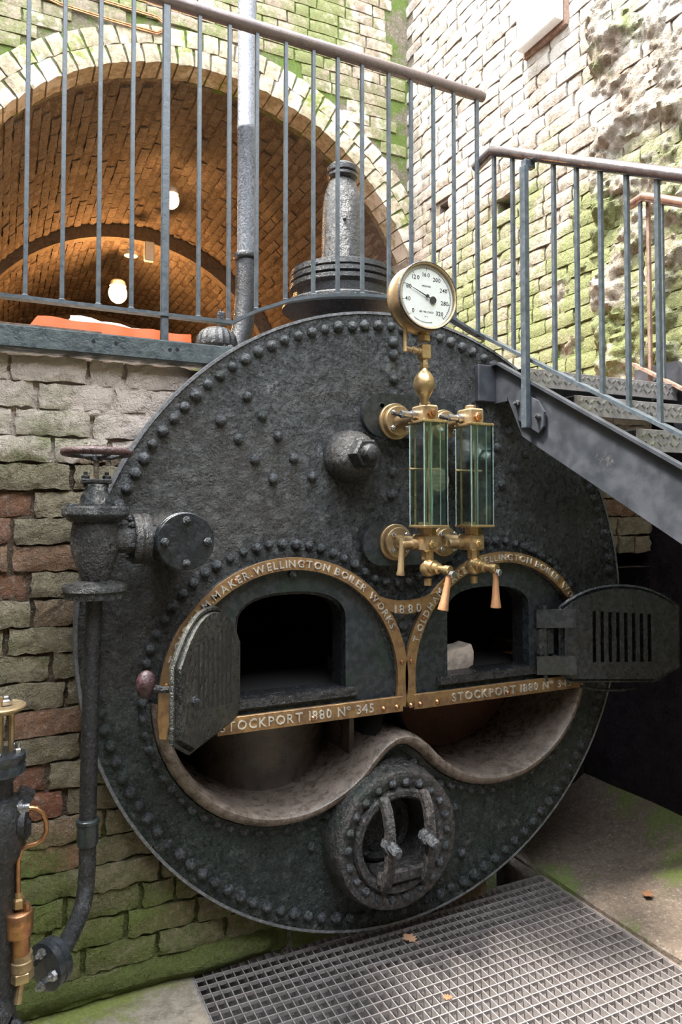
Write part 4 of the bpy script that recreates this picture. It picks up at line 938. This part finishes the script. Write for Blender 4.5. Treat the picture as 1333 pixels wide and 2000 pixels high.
b = B(); b.lathe((sx0-.006, sy0, 3.202), ZA, [(.056, 0), (.064, .006), (.074, .016), (.074, .028), (.066, .034), (.075, .040), (.076, .062), (.066, .07), (.06, .078), (.02, .08)], 32); b.build('bottle_neck', 'iron_black', sv)
b = Pieces()
for z, a in ((2.98, -1.9), (3.05, -.6), (2.92, -.3), (3.12, -.4)): b.sphere((sx0-.008+.095*cos(a), sy0+.095*sin(a), z), .010, 8, 6)
b.build('stud', 'iron_black', sv)
# ribbed valve cap left
rc = thing('ribbed_valve_cap', 'small black ribbed dome valve with a spindle on top, beside the tall pipe', 'valve', (-.56, .5, 2.19))
b = B(); n = 36; prof = [(.06, 2.19), (.064, 2.25), (.085, 2.265), (.088, 2.275)]
b.lathe((-.565, .5, 0), ZA, prof, 24, cap=False); b.build('valve_base', 'iron_black', rc)
b = B(); rows = []
for r_, z in ((.082, 2.272), (.083, 2.29), (.078, 2.315), (.065, 2.337), (.045, 2.35), (.015, 2.354)):
    rows.append([(-.565+r_*(1+.055*(k % 2))*cos(2*pi*k/n), .5+r_*(1+.055*(k % 2))*sin(2*pi*k/n), z) for k in range(n)])
b.loft(rows, True); b.build('ribbed_dome', 'iron_black', rc, 20)
b = B(); b.cyl((-.55, .5, 2.35), (-.55, .5, 2.405), .009, 10); b.bbox((-.55, .5, 2.405), (.032, .03, .035), .003); b.cyl((-.55, .5, 2.42), (-.55, .5, 2.438), .005, 8); b.build('spindle', 'iron_black', rc, 30)
b = B(); b.lathe((-.545, .44, 2.25), (.3, -1, 0), [(.03, 0), (.03, .02), (.018, .022), (.018, .04), (.01, .045)], 12); b.build('side_boss', 'iron_tar', rc)

# tall pipe
tp = thing('vertical_pipe', 'tall grey metal pipe rising in front of the tunnel, black below its flange', 'pipe', (-.30, 1.0, 2.2))
b = B(); b.lathe((-.278, 1.0, 2.87), ZA, [(.0455, 0), (.0455, .62), (.0490, .625), (.0490, .645), (.0455, .65), (.0455, 3.2)], 24, cap=False); b.build('upper_pipe', 'pipe_bare', tp, label='bare grey upper pipe')
b = B(); b.lathe((-.278, 1.0, 2.84), ZA, [(.046, 0), (.06, .008), (.062, .012), (.062, .03), (.06, .034), (.046, .04)], 28); b.build('pipe_flange', 'iron_black', tp)
b = B(); b.tube([(-.278, 1.0, 2.84), (-.28, 1.0, 2.66), (-.29, 1.0, 2.52), (-.33, .99, 2.38), (-.42, .97, 2.26), (-.5, .95, 2.18)], .052, 20); b.build('lower_pipe', 'iron_black', tp, label='glossy black lower pipe')

# tunnel lamps
def lamp(name, label, loc, power, r_, hang):
    t_ = thing(name, label, 'lamp', loc); x, y, z = loc
    b = B(); b.sphere((x, y, z), r_, 14, 10, (1, 1, 1.1)); b.build('bulb', 'bulb', t_)
    b = B(); b.lathe((x, y, z+r_*.8), ZA, [(r_*.9, 0), (r_*.8, .05), (r_*.5, .07)], 14); b.build('lamp_cap', 'white', t_)
    if hang: b = B(); b.tube([(x, y, z+r_+.03), (x+.01, y, z+hang)], .008, 6); b.build('cord', 'iron_black', t_)
    l_ = bpy.data.lights.new('bulb_light', 'POINT'); l_.energy = power; l_.color = (1, .48, .16); l_.shadow_soft_size = r_*1.1
    lo = bpy.data.objects.new('bulb_light', l_); COL.objects.link(lo); lo.location = (x-.0, y-r_*1.7, z-r_*1.6)
# positions on the sight lines of the lamps, below the vault crown
lamp('bulkhead_lamp', 'bright round lamp fixed high on the tunnel vault, upper of the two', (.0, 4.05, 4.42), 1.2, .07, 0)
lamp('pendant_lamp', 'bright orange bulb hanging low on a cord deep inside the tunnel', (-.215, 5.75, 4.02), 40, .10, .38)
lamp('floor_lamp', 'glowing lamp behind the orange sheet at the foot of the tunnel', (-.93, 2.75, 2.80), 7, .05, 0)
b = B(); b.bbox((.0, 5.1, 4.30), (.10, .07, .2), .01); o = b.build('junction_box', 'white', None, 30); tag(o, 'pale rectangular box on the tunnel vault above the pendant lamp', 'box')
b = B(); b.lathe((-.15, 5.3, 4.30), ZA, [(.07, 0), (.07, .04), (.04, .07)], 14); b.tube([(-.15, 5.3, 4.34), (-.1, 5.3, 4.4)], .008, 6); o = b.build('ceiling_rose', 'white', None, 30); tag(o, 'small pale round fitting on the vault just left of the box', 'fitting')
# orange sheet and crumpled paper
b = B(); rows = []
for j in range(5):
    rows.append([(-1.28+.86*i/24, 1.5+.005*sin(i*1.3)+.01*j, 2.15+(.445-.004*sin(i*.9+1)-(.05 if i < 2 else 0)-.0007*i)*j/4) for i in range(25)])
b.loft(rows); rows = [[(x, y+.02, z) for x, y, z in r] for r in rows]; b.loft(rows[::-1]); o = b.build('orange_sheet', 'tarp', None, 60); tag(o, 'vivid orange plastic sheet along the platform edge below the tunnel', 'sheet')
b = B(); rows = [[(-1.02+.56*i/10, 1.62+.3*j/5+.006*sin(i*1.7), 2.15+.57*j/5-.006*i+.008*sin(i*2+j)) for i in range(11)] for j in range(6)]
b.loft(rows); b.loft([[(x, y+.006, z) for x, y, z in r] for r in rows]); o = b.build('pale_sheet', 'white', None, 30); tag(o, 'crumpled pale sheet leaning behind the orange plastic sheet', 'sheet')
# cables on the back wall, panel on the right wall
b = B()
for dz in (0, .013): b.tube([(-1.9, BY-.02, 5.14+dz), (-1.05, BY-.02, 4.94+dz), (-.8, BY-.02, 4.905+dz), (-.46, BY-.02, 4.90+dz), (-.41, BY-.02, 4.87+dz)], .006, 6)
for dz in (0, .013): b.tube([(-1.9, BY-.02, 4.98+dz), (-1.06, BY-.02, 4.80+dz), (-.75, BY-.02, 4.79+dz), (-.46, BY-.02, 4.79+dz), (-.40, BY-.02, 4.83+dz)], .006, 6)
o = b.build('cable_run', 'copper', None, 40); tag(o, 'pairs of copper coloured cables clipped along the mossy wall above the arch', 'cable')
pn = thing('wall_panel', 'white flat box mounted high on the bright right hand wall', 'panel', (RX-.06, .82, 4.6))
b = B(); b.bbox((RX-.065, .81, 4.64), (.06, .34, .55), .006); b.build('cover', 'white', pn, 30)
b = B(); b.box((RX-.02, .81, 4.63), (.03, .36, .58)); b.build('backing', 'rust_edge', pn, 30)

# ================================================================= GRATING, STONES, LEAVES
gt = thing('floor_grating', 'steel open bar floor grating in front of the boiler', 'grating', (GX0, GY1, 0))
n = 47; step = (GX1-GX0-.01)/n
b = B(); b.box((0, (GY0+GY1)/2, -.0165), (.0035, GY1-GY0, .030)); me = b.mesh('bearing_bar', M['grate'], smooth=0)
copies('bearing_bar', me, gt, [(GX0+.005+step*k, 0, 0) for k in range(n+1)])
b = B(); b.box(((GX0+GX1)/2, 0, -.006), (GX1-GX0-.006, .0045, .012)); me = b.mesh('cross_bar', M['grate'], smooth=0)
copies('cross_bar', me, gt, [(0, GY1-.003-.046*k, .0005) for k in range(45)])
b = B(); b.box(((GX0+GX1)/2, GY1+.002, -.018), (GX1-GX0, .005, .038)); b.box((GX0-.002, (GY0+GY1)/2, -.018), (.006, GY1-GY0, .038)); b.box((GX1+.001, (GY0+GY1)/2, -.018), (.006, GY1-GY0, .038)); b.build('edge_frame', 'grate', gt, 0)
def leaf(label, loc, s_, rz, mat):
    out = []; lob = [(0, 0), (.1, .12), (.34, .16), (.22, .3), (.48, .42), (.3, .52), (.46, .72), (.22, .74), (.14, .92), (0, 1.0)]
    out = lob+[(-x*.9, y+.02) for x, y in lob[-2:0:-1]]; b = B(); M3 = Matrix.Rotation(rz, 3, 'Z')
    vs = [Vector((0, .5, .05))]+[Vector((x, y, .10*abs(x)+.10*(y-.5)**2+.03*sin(9*y+x*5))) for x, y in out]
    vs += [v+Vector((0, 0, .02)) for v in vs]; k = len(out); fs = [(0, i+1, (i+1) % k+1) for i in range(k)]+[(k+1, k+1+(i+1) % k+1, k+1+i+1) for i in range(k)]
    b.add([M3 @ (v*s_)+Vector(loc) for v in vs], fs); b.tube([M3 @ (Vector(p)*s_)+Vector(loc) for p in ((0, .02, .03), (.02, -.15, .04), (.05, -.3, .03))], s_*.02, 5)
    o = b.build('fallen_leaf', mat, None, 30); tag(o, label, 'leaf', 'fallen oak leaves')
leaf('pale tan oak leaf lying on the grating below the manhole', (.035, -.075, .004), .062, .2, 'leaf')
leaf('small dark orange leaf caught in the grating nearer the viewer', (-.01, -.385, .003), .035, 1.2, 'leaf_dark')
leaf('curled brown leaf on the stone kerb right of the grating', (1.03, -.26, .055), .055, 2.0, 'leaf_dark')
b = brick_mesh(.15, .085, .10, 77, 4, 3, .004, .004); c = B(); rt = Matrix.Rotation(-.10, 3, 'Y'); c.add([rt @ Vector(v)+Vector((.325, .10, .995)) for v in b.v], b.f)
o = c.build('firebrick', 'firebrick', None, 40); tag(o, 'broken pale firebrick lying inside the right furnace mouth', 'brick')
